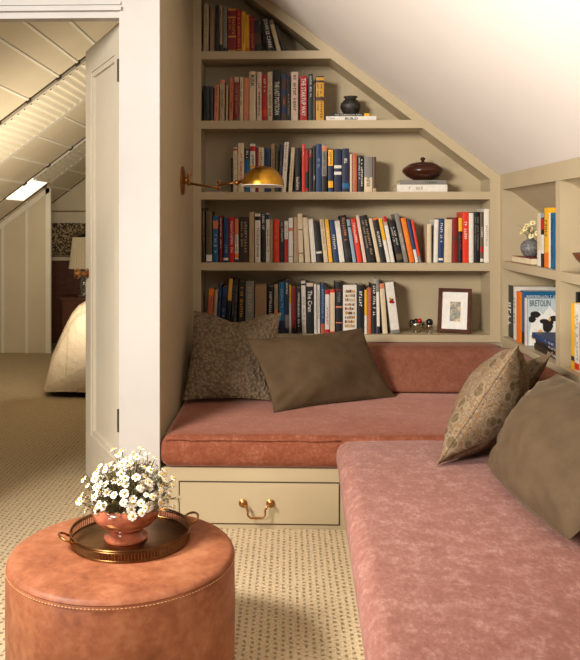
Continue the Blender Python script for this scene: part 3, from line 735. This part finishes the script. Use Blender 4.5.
# x0, x1 at the foot, shift of the head, y of the head, colour, description, bands, lettering, its colour, its span
SHELF = {
'top shelf': (2.317, [
 (203.2,208.3,.5,4,'bg','pale grey worn book',[], 'g','gr',(.3,.9)), (209.6,214.6,.5,6,'tan','plain brown book',[]), (215,219,0,5,'k','thin black book',[]), (219.4,222.3,0,5.8,'bg','thin tan book with black foot',[(0,.16,'k')],'g','db',(.25,.9)),
 (222.8,227,0,6.8,'gr','grey book with black foot',[(0,.09,'k')]), (227.7,236,0,8,'dr','wide red book with gold bands',[(.94,.98,'g'),(.77,.80,'g'),(.33,.37,'g'),(.03,.05,'g')],'g2','g',(.4,.74)), (236.5,241.2,0,10,'r','red book with gold lettering',[(.05,.08,'g')],'g','g',(.12,.95)),
 (241.4,245.6,0,11.6,'y','tall yellow book',[],'g','br',(.2,.9)), (245.8,249.5,0,15,'y','shorter yellow book',[(.0,.12,'o')]), (250.5,255.4,-1.5,16,'dr','crimson book',[(.88,.96,'r')],'g','sal',(.1,.5)),
 (256.3,262.5,-3.5,20,'db','wide dark brown book',[(.25,.6,'br')]), (267,274.5,-6.2,18,'k','black book with white author lettering',[],'JOHN LE CARRE','w',(.08,.96)), (277,281.5,-8.3,20,'cr','leaning cream book with grey head',[(.86,1,'gr')]), (283.2,287,-8.5,25,'db','leaning dark book',[])]),
'second shelf': (1.914, [
 (203.6,209.3,0,86,'k','wide black book',[]), (209.7,213.2,0,86.5,'dg','thin charcoal book',[]), (214,218.3,.6,85,'sal','salmon book with dark lettering',[],'g','br',(.25,.95)), (219.4,224.4,.4,80,'bg','beige book with orange head',[(.9,1,'sal')],'g','db',(.3,.75)),
 (225.5,227.8,.3,85,'bg','thin beige book',[]), (229,233.2,.6,78,'sal','tall salmon book',[],'g','br',(.2,.9)), (233.7,238.9,.2,77,'dr','dark red book with pale head',[(.88,1,'bg'),(0,.07,'ol')],'g','tan',(.15,.85)), (239.4,243,.3,77,'cr','cream book with black lettering',[],'g','k',(.35,.92)),
 (243.5,248.7,.2,78,'sal','plain dusty pink book',[]), (249.2,255.7,0,71.5,'cr','cream book with big black RISK title',[],'RISK','k',(.68,.93)), (256.6,261.6,0,72,'pk','pale pink book with fine lettering',[],'g','k',(.1,.85)), (262,266.8,0,74.5,'r','red book with white title',[(.1,.25,'ro')],'g','w',(.62,.95)),
 (267.3,272.4,0,72,'cr','cream book with spaced black lettering',[],'g','k',(.1,.62)), (273,280.7,0,70.5,'k','black book titled THE LAST POLITICIAN',[],'THE LAST POLITICIAN','w',(.12,.78)), (281.2,286.4,0,74,'b','blue book with brown stripes',[(.3,.55,'br'),(.66,.9,'br'),(0,.16,'br')],'g','sal',(.3,.55)), (286.7,290.5,0,76,'k','slim black book',[],'g','bg',(.1,.6)),
 (291,298,0,72,'pk','pinkish white book',[],'g','dg',(.2,.94)), (299.8,307,0,76,'r','bright red book titled THE STARTUP WAY',[],'THE STARTUP WAY','w',(.1,.95)), (308.3,313,0,74,'dg','charcoal book with white lettering',[],'g','w',(.5,.95)), (313.2,314.4,0,84,'cr','very thin cream book',[]), (315.7,323.8,0,76,'g','ornate gold and brown book',[(.45,.53,'br'),(.85,.9,'br'),(.97,1,'br')],'g2','br',(.06,.82))]),
'third shelf': (1.500, [
 (230.6,232.6,0,158,'db','thin dark red-brown book',[]), (233,237.6,0,147.5,'cr','cream book with small red mark',[(.93,.97,'r')],'g','gr',(.3,.85)), (238,244,0,143,'cr','tall cream book with red title',[],'g','r',(.2,.78)), (244.4,249.8,0,149,'cy','teal blue book with black head',[(.76,1,'k')],'g','w',(.78,.96)), (250,255.2,0,144,'w','white book with red and black title',[(.85,.95,'r'),(.5,.55,'y')],'g','k',(.52,.82)),
 (255.6,258.3,0,148,'dr','thin dark red book',[]), (258.4,264,0,147.5,'cr','wide cream book',[],'g','gr',(.5,.9)), (264.3,270.2,0,148,'b','deep blue book behind the lamp',[],'g','nb',(.3,.9)), (270.8,274.6,0,144,'bg','grey-cream book behind the lamp',[],'g','k',(.2,.9)), (275.2,277.8,0,145,'ol','thin tan and black book',[]), (278.1,281,2.2,144,'nb','dark purple leaning book',[],'g','gr',(.3,.8)),
 (281.4,285.8,3,141.5,'w','white leaning book with red title',[(.02,.09,'cr')],'g','r',(.42,.95)), (288.2,292,3,147,'cr','plain cream leaning book',[],'g','tan',(.2,.7)), (295.2,300.3,0,148,'k','black book titled hackers',[],'hackers','w',(.05,.34)), (301.7,304.9,0,144,'ro','thin orange-red book',[],'g','w',(.75,.95)), (305.1,308.3,0,150,'k','black book with red upper half',[(.48,1,'r'),(.02,.09,'r')]), (308.6,312.4,0,148,'dg','dark grey book with small red mark',[(.8,.86,'r')],'g','cr',(.86,.96)),
 (312.8,315.5,0,146,'k','thin black book',[],'g','w',(.25,.35)), (315.9,321.2,0,144,'b','tall blue book',[],'g','lb',(.5,.7)), (321.6,326.7,0,144,'gr','grey book with black foot',[(0,.33,'k'),(.85,.96,'sal')],'g','db',(.36,.82)), (328,333,0,150,'nb','navy book with yellow head',[(.62,1,'y'),(.1,.26,'y'),(0,.07,'b')],'g','br',(.66,.95)), (333.8,341.4,0,149,'nb','wide navy book with white crescent',[(.55,.62,'w'),(.40,.47,'w')]), (342,349,0,148.5,'nb','navy book with white lettering',[(.08,.2,'cy')],'g','w',(.58,.9)),
 (349.6,352,0,154,'cr','thin cream book',[]), (352.4,356.9,0,153.5,'tc','terracotta book',[],'g','sal',(.2,.9)), (357.6,363.5,0,156,'k','black book with white script',[],'g2','w',(.15,.95)), (364,372.3,0,157,'gr','wide grey book with cream foot',[(0,.42,'cr')],'g','nb',(.15,.42)), (372.6,376.2,0,157,'br','rounded brown-grey book',[(0,.1,'bg')])]),
'fourth shelf': (1.090, [
 (201.6,205,0,208,'db','thin dark brown book',[],'g','tan',(.4,.95)), (206,212,0,211,'ol','brown-olive book with white base label',[(.02,.15,'w')]), (212.8,218.2,0,216,'cy','light blue book with orange patch',[(.72,.9,'sal')],'g','w',(.2,.6)), (219.2,222.3,0,216,'dr','slim dark red book',[],'g','w',(.3,.95)), (223.3,228.5,0,218,'b','dark blue book',[(.05,.1,'w')],'g','lb',(.15,.4)), (229,234.2,0,217,'r','red book with white lettering',[],'g','w',(.2,.9)),
 (234.7,238.4,0,219,'w','white book with peach head',[(.64,1,'sal'),(.1,.2,'o'),(0,.07,'nb')],'g','k',(.25,.6)), (239.4,248.5,0,217,'db','wide near-black book',[],'g2','bg',(.2,.9)), (249,254,0,212,'bg','olive-cream book',[],), (254.8,260.3,0,213.5,'w','white and grey book',[(.86,.94,'k')],'g','gr',(.1,.7)), (261.3,265,0,213,'k','black book titled LEVEL UP',[],'LEVEL UP','w',(.66,.97)), (265.7,269.6,0,213.5,'w','white book with blue head',[(.88,.98,'b')],'g','gr',(.2,.7)),
 (269.8,273,0,220,'bg','tan-cream book',[]), (273.4,279.3,0,219.5,'ro','vivid orange-red book',[],'g','o',(.3,.9)), (280,284,0,221,'k','black book with cream lettering',[],'g','cr',(.5,.97)), (284.3,288,0,221,'r','red book with white head',[(.56,1,'w')],'g','gr',(.58,.9)), (288.4,293,0,218,'w','white book with small red mark',[(.7,.78,'sal'),(.12,.135,'gr')],), (293.6,298.4,0,217,'bg','beige book',[],'g','sal',(.2,.9)),
 (299.0,303.8,-1.3,213,'cr','tall cream-yellow book',[(.18,.2,'br'),(.66,.68,'br')]), (305.3,310.5,-2.8,217,'cr','pale leaning cream book',[]), (311.6,316.4,-3.5,218.5,'w','plain white leaning book',[]), (317.2,323,-4,222,'k','black book with white bar',[(.22,.27,'w')]), (324,328.4,-4.5,219,'cr','cream book with brown lettering',[],'g','tan',(.3,.95)), (328.9,332.8,-4.4,218.5,'y','yellow-orange patterned book',[(0,.06,'y')],'g','w',(.1,.8)),
 (333.8,339,-4.6,219.5,'b','blue book with white lettering',[],'g','w',(.3,.65)), (339.7,344.9,-5.2,220.5,'w','wide white leaning book',[]), (345.7,352,-5.9,215,'k','black book with brown title',[(.1,.3,'dg')],'g','sal',(.45,.95)), (353,356.5,-6.6,219,'lb','pale blue and white book',[(.82,.85,'k')],), (357.6,362.5,-7.2,218,'ro','orange-red book with white lettering',[],'g','w',(.4,.9)), (363.6,367,-8,215,'pk','thin cream-pink book',[]),
 (368,375.7,-8.4,215.5,'k','wide black book with beige lettering',[],'g2','bg',(.15,.9)), (377.2,380.9,-8.8,218,'cr','thin cream leaning book',[]), (381.4,386.6,-8.8,218,'k','black book with orange head',[(.96,1,'o')],'g','w',(.35,.7)), (387,390.6,-8.8,218,'w','white book with yellow upper half',[(.5,1,'y')]), (391.2,395,-8.8,216,'w','white book with black and red head',[(.8,.88,'bg'),(.88,1,'r')]), (397.4,403.6,-9.2,221,'k','black book with white script',[(.06,.2,'ol')],'g2','w',(.4,.85)),
 (404.3,408.6,-10,213.5,'gr','tall grey leaning book',[],'g','pk',(.2,.6)), (409.8,415,-9.3,218,'o','orange leaning book',[],'g','y',(.4,.9)), (415.5,418.6,-8.8,219,'b','blue book with white foot',[(0,.3,'w')]), (419,421.7,-8.2,220,'ro','orange-red book with grey foot',[(0,.16,'gr')]),
 (427,431.3,0,224,'cr','short cream book',[]), (433.4,437.6,1,219,'w','white book',[]), (438.0,443,1.2,218,'b','blue book with white title',[(.05,.1,'w')],'g','w',(.45,.9)), (443.9,451.4,.6,219.5,'cr','wide tan book',[],), (452,457.8,0,217.5,'dr','dark red book',[(.5,.56,'br')],), (458.3,462.2,0,218,'k','black book with yellow head',[(.7,1,'y')],'g','r',(.3,.6)), (462.5,468.5,0,212,'ro','tall orange-red book with white title',[],'g','w',(.45,.9)),
 (468.8,473.4,0,213,'w','white book',[]), (473.8,479.5,0,212,'k','black book with grey lettering',[],'g2','gr',(.2,.9)), (480,483.4,0,212,'ol','grey-brown book with red dots',[(.2,.32,'r'),(.02,.08,'w')],'g','w',(.5,.7)), (483.8,489.0,0,209,'w','tall ivory book beside the right post',[],'g','bg',(.3,.7))]),
'bottom shelf': (LEDGE, [
 (206,211.4,3.0,288.5,'tc','orange-brown leaning book',[(.85,1,'o')]), (212,215.5,2.8,289.5,'bg','grey-cream leaning book',[],'g','gr',(.2,.8)), (216.5,219,3.0,284,'b','thin blue leaning book',[]), (219.7,224.3,3.2,286,'nb','navy leaning book',[(.8,.97,'b')],'g','lb',(.2,.6)), (225,229,4,278,'k','black book with yellow head',[(.6,1,'g')]), (230.5,236,2.4,280,'k','black book with grey lettering',[],'g2','gr',(.2,.9)), (237.2,243.4,1.8,281,'k','black book with yellow script',[],'g','g',(.3,.9)), (245,253.5,.6,281.5,'gr','wide grey book',[],'g','bg',(.4,.9)),
 (254.7,266.5,0,285,'tan','wide plain kraft-brown book',[]), (267.6,273.3,0,287,'k','black book with white lettering',[],'g','w',(.3,.9)), (274,278,0,284,'bg','pale green-grey book with orange band',[(.4,.46,'o')],'g','gr',(.5,.9)), (279,284.3,0,282,'cy','bright blue book',[(0,.25,'nb')],'g','lb',(.5,.9)), (284.7,288.8,0,280,'nb','slate-blue book',[(.1,.35,'gr')],'g','w',(.7,.95)), (289,291.2,0,285,'w','thin white book with yellow head',[(.62,1,'y')]), (291.4,296,0,287,'dr','red book with black foot',[(0,.12,'k')],'g','r',(.2,.5)), (296.5,300.7,0,288,'k','slim black book with white title',[],'g','w',(.15,.9)),
 (302.2,306.5,-1,281,'w','tall white book with black dot',[(.92,.95,'k')],'g','tan',(.2,.7)), (306.9,313.8,-.4,283,'k','black book titled The Crux with cream head',[(.93,1,'pk')],'The Crux','w',(.42,.85)), (314.3,316.9,-.3,284,'w','thin white book',[]), (317.1,320.2,-.2,285,'w','white book with grey lettering',[],'g','gr',(.3,.9)), (320.6,324.8,0,284,'b','blue book with red foot',[(0,.2,'tc')],'g','lb',(.3,.9)), (325,329.5,0,290,'w','white book with red edge',[(.9,1,'r'),(0,.1,'r')],'g','r',(.2,.6)), (330,334.7,0,290,'ro','red book with cream panel',[(.06,.94,'cr')]), (335.2,342.2,0,282,'k','black book with red stripes',[(.2,.22,'sal'),(.5,.53,'sal'),(.83,.86,'dr')],'g','gr',(.6,.8)),
 (342.8,356.6,0,285,'w','wide white book with rows of tiny spines',[],'rows','tc',(.13,.93)), (357.2,363.8,0,285,'k','black book with fine white title',[],'g','w',(.55,.93)), (364,366.9,0,290,'w','white book with yellow upper half',[(.42,1,'y')]), (367.1,371.1,0,288,'tc','red-brown book',[],'g','sal',(.1,.9)), (371.3,376.9,0,284,'k','black book with bold white title ending 2.0',[],'g','w',(.36,.97)), (377.1,380.2,-1,280,'w','white book with grey head',[(.78,1,'gr'),(0,.14,'nb')]),
 (382.9,387.8,-3.6,283,'cr','leaning cream-yellow book',[(.9,1,'sal')]), (391.4,400,-6.5,282,'w','leaning white book with red flower',[(0,.07,'gr')],'flower','r',(.58,.72))]),
}
rng = random.Random(5)
for sname, (zs, rows) in SHELF.items():
    n = len(rows)
    for i, r in enumerate(rows):
        r = tuple(r)+('', 'k', (0, 1))[len(r)-7:] if len(r) < 10 else r
        x0, x1, dx, yt, col, desc, bands, txt, tcol, tsp = r
        Y = YB+.022+rng.uniform(0, .018)
        P0 = at(x0, 250, Y); P1 = at(x1, 250, Y); T0 = at(x0, yt, Y)
        hz = T0.z-zs; sx = (at(x0+dx, 250, Y).x-P0.x); a = math.atan2(sx, hz); h = hz/math.cos(a)*.985 if abs(a) > .02 else hz
        t = (P1.x-P0.x)*math.cos(a)-.0012
        R = Vector((math.cos(a), 0, -math.sin(a))); U = Vector((math.sin(a), 0, math.cos(a)))
        if a >= 0: Opt = Vector((P1.x, Y, zs+.0005))-R*t       # leans right: stands on its right edge
        else: Opt = Vector((P0.x, Y, zs+.0005))
        if i < n/2: pos = ORDS[i]+' from left'
        else: pos = ORDS[n-1-i]+' from right'
        book_mesh(Opt, R, U, Vector((0, 1, 0)), t, h, min(.17, YBK-.016-Y, max(.12, h*.7)), K[col], [(p, q, K[c]) for p, q, c in bands], txt, K[tcol], tsp, rng,
                  f'{desc}, {pos} on the {sname}', 'book', f'books standing on the {sname} of the back bookcase')

def flat_book(px0, px1, Y, z, h, d, col, label, group, txt='', tcol='k', tsp=(.1, .9), bands=()):
    P0, P1 = at(px0, 200, Y), at(px1, 200, Y)
    # lying: spine faces the room, thickness is vertical
    return book_mesh(Vector((P1.x, Y, z)), Vector((0, 0, 1)), Vector((-1, 0, 0)), Vector((0, 1, 0)), h, P1.x-P0.x, d, K[col], [(p, q, K[c]) for p, q, c in bands], txt, K[tcol], tsp, rng, label, 'book', group, rnd=.0012)
def lay_text(o_, P, body, w, h, mat):
    bm = bmesh.new(); put_text(bm, body, P, Vector((w, 0, 0)), Vector((0, 0, h))); mk('spine_title', bm, mat, o_)
z = 1.9145
o = flat_book(326, 376.3, 4.665, z, .0265, .17, 'w', 'thick white book lying under the black jar on the second shelf', 'books lying under ornaments')
p = at(345, 118, 4.662); lay_text(o, Vector((p.x, 4.662, z+.006)), 'BUILD', .075, .014, flat(lin(K['dg'])))
bm = bmesh.new(); glyphs(bm, Vector((at(328.5, 118, 4.66).x, 4.662, z+.01)), Vector((.05, 0, 0)), Vector((0, 0, .008)), 8, rng); mk('spine_subtitle', bm, flat(lin(K['gr'])), o)
z2 = z+.027
o = flat_book(331, 369.5, 4.672, z2, .0165, .16, 'dg', 'thin dark book lying on the white book under the black jar', 'books lying under ornaments', 'g', 'w', (.2, .9), [(0, .14, 'y')])
jz = z2+.0168; jc = Vector((at(350.5, 100, 4.74).x, 4.74, jz))
jr = empty('jar', jc)
mk('jar_body', lathe(bmesh.new(), jc, [(.034, 0), (.036, .004), (.052, .022), (.061, .045), (.058, .066), (.042, .084), (.034, .090), (.031, .084), (.045, .06), (.01, .03)], 40), M['blackpot'], jr, smooth=True)
mk('rim', lathe(bmesh.new(), jc, [(.033, .086), (.032, .096), (.041, .104), (.042, .108), (.036, .108), (.029, .098), (.029, .086)], 40), M['blackpot'], jr, smooth=True)
tag(jr, 'small round black pottery jar on lying books on the second shelf', 'jar')
z = 1.5005
o = flat_book(396.9, 447.3, 4.665, z, .042, .18, 'cr', 'thick cream book lying lowest under the wooden lidded bowl', 'books lying under ornaments', bands=[(0, 1, 'w')])
bm = bmesh.new(); glyphs(bm, Vector((at(404, 188, 4.66).x, 4.662, z+.012)), Vector((.11, 0, 0)), Vector((0, 0, .018)), 8, rng); mk('spine_title', bm, flat(lin(K['bg'])), o)
z2 = z+.0425
o = flat_book(400.5, 446.4, 4.668, z2, .026, .175, 'gr', 'grey book lying directly under the wooden lidded bowl', 'books lying under ornaments', 'g', 'dg', (.2, .5))
wz = z2+.0262; wc = Vector((at(422.8, 170, 4.745).x, 4.745, wz)); s_ = 1.0
lb = empty('lidded_bowl', wc)
mk('bowl_body', lathe(bmesh.new(), wc, [(.052, 0), (.058, .006), (.096, .026), (.119, .050), (.121, .060), (.112, .076), (.092, .088), (.085, .089), (.085, .084), (.01, .03)], 56), M['darkwood'], lb, smooth=True)
ld = mk('lid', lathe(bmesh.new(), wc, [(.090, .087), (.091, .091), (.062, .104), (.03, .110), (.008, .112)], 56), M['darkwood'], lb, smooth=True)
mk('lid_knob', lathe(bmesh.new(), wc, [(.010, .111), (.008, .118), (.014, .124), (.015, .131), (.010, .137), (.002, .139)], 24), M['darkwood'], ld, smooth=True)
tag(lb, 'dark brown lidded wooden bowl on two lying books on the third shelf', 'bowl')

# picture frame
Pl = Vector((.872, 4.735, LEDGE+.002)); Pr = Vector((1.052, 4.672, LEDGE+.002)); e_ = (Pr-Pl); wF = e_.length; e_.normalize()
bn = Vector((-e_.y, e_.x, 0)); Lz = Vector((bn.x*.26, bn.y*.26, 1)).normalized(); hF = .262
fn = e_.cross(Lz).normalized()
if fn.y > 0: fn = -fn                     # towards the room
def fbox(bm, u0, u1, v0, v1, d0, d1):
    g = bmesh.ops.create_cube(bm, size=1)['verts']
    for v in g: v.co = Pl+e_*(u0+(v.co.x+.5)*(u1-u0))+Lz*(v0+(v.co.z+.5)*(v1-v0))+fn*(d0+(v.co.y+.5)*(d1-d0))
pf = empty('picture_frame', (Pl+Pr)/2)
b = bmesh.new(); q = .021
for a in ((0, wF, 0, q), (0, wF, hF-q, hF), (0, q, q, hF-q), (wF-q, wF, q, hF-q)): fbox(b, *a, -.008, .012)
fbox(b, .003, wF-.003, .003, hF-.003, -.010, -.004)
mk('frame', b, M['walnut'], pf)
b = bmesh.new(); fbox(b, q, wF-q, q, hF-q, -.004, .001); mk('mat_board', b, M['white'], pf)
b = bmesh.new(); fbox(b, wF*.36, wF*.68, hF*.26, hF*.70, .001, .0018); mk('photograph', b, M['photo'], pf)
b = bmesh.new(); fbox(b, wF*.4, wF*.6, .06, hF*.7, -.014, -.010); mk('easel_back', b, M['walnut'], pf)
tag(pf, 'small brown wooden picture frame with white mat on the bottom shelf', 'picture frame')
# silver bowl with berries
sc_ = Vector((at(416.5, 330, 4.74).x, 4.74, LEDGE+.0005)); sb = empty('bowl', sc_)
mk('bowl_body', lathe(bmesh.new(), sc_, [(.020, 0), (.022, .004), (.016, .01), (.034, .022), (.046, .042), (.048, .060), (.045, .060), (.042, .044), (.01, .02)], 40), M['silver'], sb, smooth=True)
tag(sb, 'small silver bowl of dark balls beside the picture frame', 'bowl')
for (dx, dy, dz, r, c, lab) in ((-.026, -.006, .060, .017, 'k', 'dark ball at the left in the small silver bowl'), (.0, .012, .062, .018, 'db', 'dark brown ball in the middle of the small silver bowl'),
                      (.016, -.012, .069, .015, 'r', 'red ball in the small silver bowl')):
    tag(mk('ball', ball(bmesh.new(), sc_+Vector((dx, dy, dz)), r, 16), flat(lin(K[c]), .25), smooth=True), lab, 'ball', 'balls in and beside the silver bowl')
b2 = Vector((at(429.5, 330, 4.70).x, 4.70, LEDGE+.0005))
gb = empty('goblet', b2)
mk('cup', lathe(bmesh.new(), b2, [(.018, 0), (.018, .003), (.006, .008), (.005, .025), (.018, .034), (.022, .050), (.020, .050), (.004, .036)], 28), M['silver'], gb, smooth=True)
tag(gb, 'tiny silver stemmed cup between the silver bowl and picture frame', 'cup')
tag(mk('ball', ball(bmesh.new(), b2+Vector((0, 0, .064)), .021, 16), flat(lin(K['k']), .2), smooth=True), 'black ball on the tiny silver cup beside the picture frame', 'ball', 'balls in and beside the silver bowl')

# ---------------------------------------------------------------- right bookcase contents
def rbook(px0, px1, ytop, z, X, depth, col, label, group, bands=(), txt='', tcol='k', tsp=(.1, .9), lean=0):
    Ya, Yb_ = yx(px0, X), yx(px1, X)             # farther (left in the photo), nearer
    h = zof(ytop, X, Ya)-z; a = lean
    R = Vector((0, -math.cos(a), math.sin(a)*0-math.sin(a))); U = Vector((0, -math.sin(a), math.cos(a)))
    t = (Ya-Yb_)-.001
    Opt = Vector((X, Ya, z+.0005)) if a == 0 else Vector((X, Yb_, z+.0005))-R*t
    return book_mesh(Opt, R, U, Vector((1, 0, 0)), t, h, depth, K[col], [(p, q, K[c]) for p, q, c in bands], txt, K[tcol], tsp, rng, label, 'book', group)
SZR = 1.1045; G1 = 'books in the upper left bay of the right bookcase'
rbook(537.2, 540.6, 213.5, SZR, 1.245, .16, 'w', 'thin white book beside the grey vase, first of the upright row', G1, [(.3, 1, 'cr')])
rbook(540.8, 544.2, 213.5, SZR, 1.245, .16, 'k', 'thin black book with red head beside the yellow book', G1, [(.7, .9, 'r'), (.25, .6, 'w'), (.92, 1, 'lb')])
rbook(544.4, 548.6, 208, SZR, 1.245, .2, 'y', 'tall yellow book in the upright row above the shelf', G1, [(0, .25, 'o')], 'g', 'k', (.5, .8))
rbook(548.8, 550.4, 213, SZR, 1.245, .17, 'w', 'thin white book between the yellow and teal books', G1)
rbook(550.6, 554.2, 213, SZR, 1.245, .17, 'cy', 'teal blue book against the divider, last of the upright row', G1, (), 'g', 'nb', (.1, .9))
# red book lying with the vase on it: fore edge towards the room
X0 = 1.235; ya, yb = yx(511.5, X0), 4.15
bmk = bmesh.new(); zt = .034
ya = yx(511.5, X0); O = Vector((XR+.20, ya-.002, SZR+.0005))
o = book_mesh(O, Vector((0, 0, 1)), Vector((0, -1, 0)), Vector((-1, 0, 0)), zt, ya-4.13, .175, K['dr'], [], '', K['k'], (0, 1), rng, 'red book lying flat with cream page edges under the grey vase', 'book', None, rnd=.001)
vc = Vector((1.298, 4.345, SZR+zt+.001))
va = empty('vase', vc)
mk('vase_body', lathe(bmesh.new(), vc, [(.026, 0), (.030, .003), (.046, .022), (.053, .045), (.050, .066), (.034, .084), (.018, .093), (.015, .100), (.018, .106), (.0145, .106), (.012, .098), (.03, .08), (.02, .02)], 44), M['greypot'], va, smooth=True)
tag(va, 'round grey pottery vase of pale flowers on the red lying book', 'vase')
fp = daisy_proto('daisy', .016, 12, M['petaly'], 9); first = True
vt = vc+Vector((0, 0, .10))
for (dx, dy, dz, tx, ty) in ((-.075, .03, .052, -.9, -.3), (-.055, .01, .085, -.5, -.5), (-.030, -.01, .100, -.3, -.7), (-.012, -.035, .045, -.3, -1), (-.04, -.02, .030, -.6, -.7), (.01, -.04, .085, .1, -.6), (-.03, .02, .065, -.7, -.5), (-.066, .0, .068, -.8, -.6)):
    o = fp if first else dup(fp); first = False
    o.location = vt+Vector((dx+.038, dy, dz-.02)); o.rotation_euler = Vector((tx, ty, .5)).normalized().to_track_quat('Z', 'Y').to_euler(); o.scale = (1, 1, 1)
    tag(o, 'pale cream daisy with yellow centre in the round grey vase', 'flower', 'pale flowers in the grey vase')
b = bmesh.new()
for k in range(26):
    e = vt+Vector((rng.uniform(-.06, .05), rng.uniform(-.06, .05), rng.uniform(.02, .08))); m_ = vt.lerp(e, .5)+Vector((0, 0, .014)); tube(b, [vt-Vector((0, 0, .03)), m_, e], .0008, 4)
fo = mk('foliage', b, M['leafm']); fo['kind'] = 'stuff'; tag(fo, 'thin dry stems rising from the round grey vase', 'foliage')
# lower bay: tall books, front covers turned to the camera
G2 = 'tall books in the lower left bay of the right bookcase'; Zl = .6785
rbook(507.2, 513.2, 284.5, Zl, 1.245, .23, 'dg', 'tall charcoal book standing first beside the corner post', G2, (), 'g', 'w', (.2, .8))
rbook(513.5, 516.2, 286.5, Zl, 1.245, .22, 'w', 'thin white tall book between charcoal and orange spines', G2, (), 'g', 'gr', (.2, .8))
rbook(516.4, 520.2, 291, Zl, 1.235, .16, 'o', 'narrow orange tall book beside the blue cover', G2)
Yb0, Yb1 = yx(520.4, 1.245), yx(524.4, 1.245)
ob = rbook(520.4, 524.4, 290.5, Zl, 1.245, .22, 'cy', 'tall blue book whose cover shows behind the mountain cover', G2, [(0, .22, 'k')])
zt_ = zof(297, 1.245, Yb1)
bm = bmesh.new(); glyphs(bm, Vector((1.256, Yb1+.0002, zt_-.002)), Vector((.19, 0, 0)), Vector((0, 0, .011)), 26, rng); mk('cover_title', bm, M['white'], ob)
obr = rbook(524.7, 527.2, 297.5, Zl, 1.24, .21, 'lb', 'tall book with snowy mountain cover and BRETOUN title', G2, [(0, 1, 'w')])
Yc = yx(527.2, 1.24)+.001; hc = zof(297.5, 1.24, yx(524.7, 1.24))-Zl
def cv(pts, mat, name, d):
    bm = bmesh.new(); bm.faces.new([bm.verts.new((1.24+.21*u, Yc-d, Zl+hc*v)) for u, v in pts]); return mk(name, bm, mat, obr)
cv([(.02, .01), (.99, .01), (.99, .99), (.02, .99)], flat(rgb(196, 206, 208), .4), 'cover_print', .0006)
cv([(.1, .55), (.3, .74), (.38, .66), (.55, .84), (.72, .66), (.8, .72), (.98, .55), (.98, .02), (.04, .02)], flat(rgb(240, 238, 230), .4), 'cover_mountain', .001)
for (cx, cy, rx, ry) in ((.20, .66, .14, .07), (.12, .56, .10, .07), (.42, .52, .13, .05), (.5, .42, .14, .13), (.66, .58, .12, .06), (.60, .5, .05, .06), (.86, .6, .12, .08), (.92, .45, .08, .12)):
    cv([(cx+rx*math.cos(2*PI*k/12)*(1+.15*math.sin(k*5)), cy+ry*math.sin(2*PI*k/12)) for k in range(12)], flat(rgb(40, 36, 36), .4), 'cover_figure', .0014+cx*.0005)
for (cx, cy, rx, ry) in ((.18, .2, .09, .07), (.32, .3, .06, .05), (.78, .36, .09, .05), (.55, .56, .03, .04)):
    cv([(cx+rx*math.cos(2*PI*k/10), cy+ry*math.sin(2*PI*k/10)) for k in range(10)], flat(rgb(226, 176, 88), .4), 'cover_figure', .0022+cx*.0004)
bm = bmesh.new(); put_text(bm, "BRETOUN", Vector((1.252, Yc-.0016, Zl+hc*.83)), Vector((.108, 0, 0)), Vector((0, 0, .034))); mk('cover_title', bm, flat(rgb(92, 106, 112), .5), obr)
G3 = 'books lying in front of the tall books on the ledge'
def ly_book(x0, x1, ya_, yb_, z, h, col, label):
    return book_mesh(Vector((x0, ya_, z)), Vector((0, 0, 1)), Vector((0, -1, 0)), Vector((1, 0, 0)), h, ya_-yb_, x1-x0, K[col], [], 'g', K['w'], (.5, .8), rng, label, 'book', G3, rnd=.001)
ya = yx(534.3, 1.25)
ly_book(1.25, 1.47, ya, 3.70, Zl+.0005, .030, 'db', 'dark brown book lying lowest on the ledge beside the divider')
ly_book(1.255, 1.46, ya-.005, 3.705, Zl+.031, .026, 'k', 'black book lying between dark brown and blue books on the ledge')
ly_book(1.238, 1.46, ya-.003, 3.70, Zl+.0575, .028, 'b', 'blue book lying on top of dark books beside the divider')
G4 = 'books standing in the near bay of the right bookcase'
Y0 = 3.612
def nbook(ya, yb, h, X, col, label, bands=(), txt='', tcol='k', tsp=(.1, .9)):
    return book_mesh(Vector((X, ya, Zl)), Vector((0, -1, 0)), Vector((0, 0, 1)), Vector((1, 0, 0)), ya-yb, h, .19, K[col], [(p, q, K[c]) for p, q, c in bands], txt, K[tcol], tsp, rng, label, 'book', G4)
nbook(3.602, 3.575, .335, 1.275, 'k', 'tall black book first in the near bay beside the divider')
nbook(3.573, 3.532, .29, 1.245, 'y', 'yellow book right of the divider in the near bay', [(.13, .2, 'dg')])
nbook(3.529, 3.475, .292, 1.245, 'w', 'white book with dark lettering beside the yellow book', [(.02, .12, 'ro')], 'g2', 'gr', (.15, .85))
nbook(3.472, 3.43, .285, 1.245, 'y', 'pale yellow book with orange patch at the right edge', [(.5, .75, 'sal'), (.78, 1, 'w')], 'g', 'ro', (.1, .45))
nbook(3.427, 3.38, .29, 1.25, 'k', 'black book last at the right edge of the near bay')
wb = Vector((1.36, 3.462, SZR+.0005)); o = empty('bowl', wb)
mk('bowl_body', lathe(bmesh.new(), wb, [(.045, 0), (.05, .004), (.09, .026), (.125, .056), (.142, .085), (.137, .085), (.12, .06), (.08, .032), (.01, .012)], 48), M['redwood'], o, smooth=True)
tag(o, 'open wooden bowl at the right edge on the right bookcase shelf', 'bowl')
tag(mk('ball', ball(bmesh.new(), wb+Vector((-.045, .0, .071)), .05, 18), M['white'], smooth=True), 'white ball resting in the open wooden bowl', 'ball')
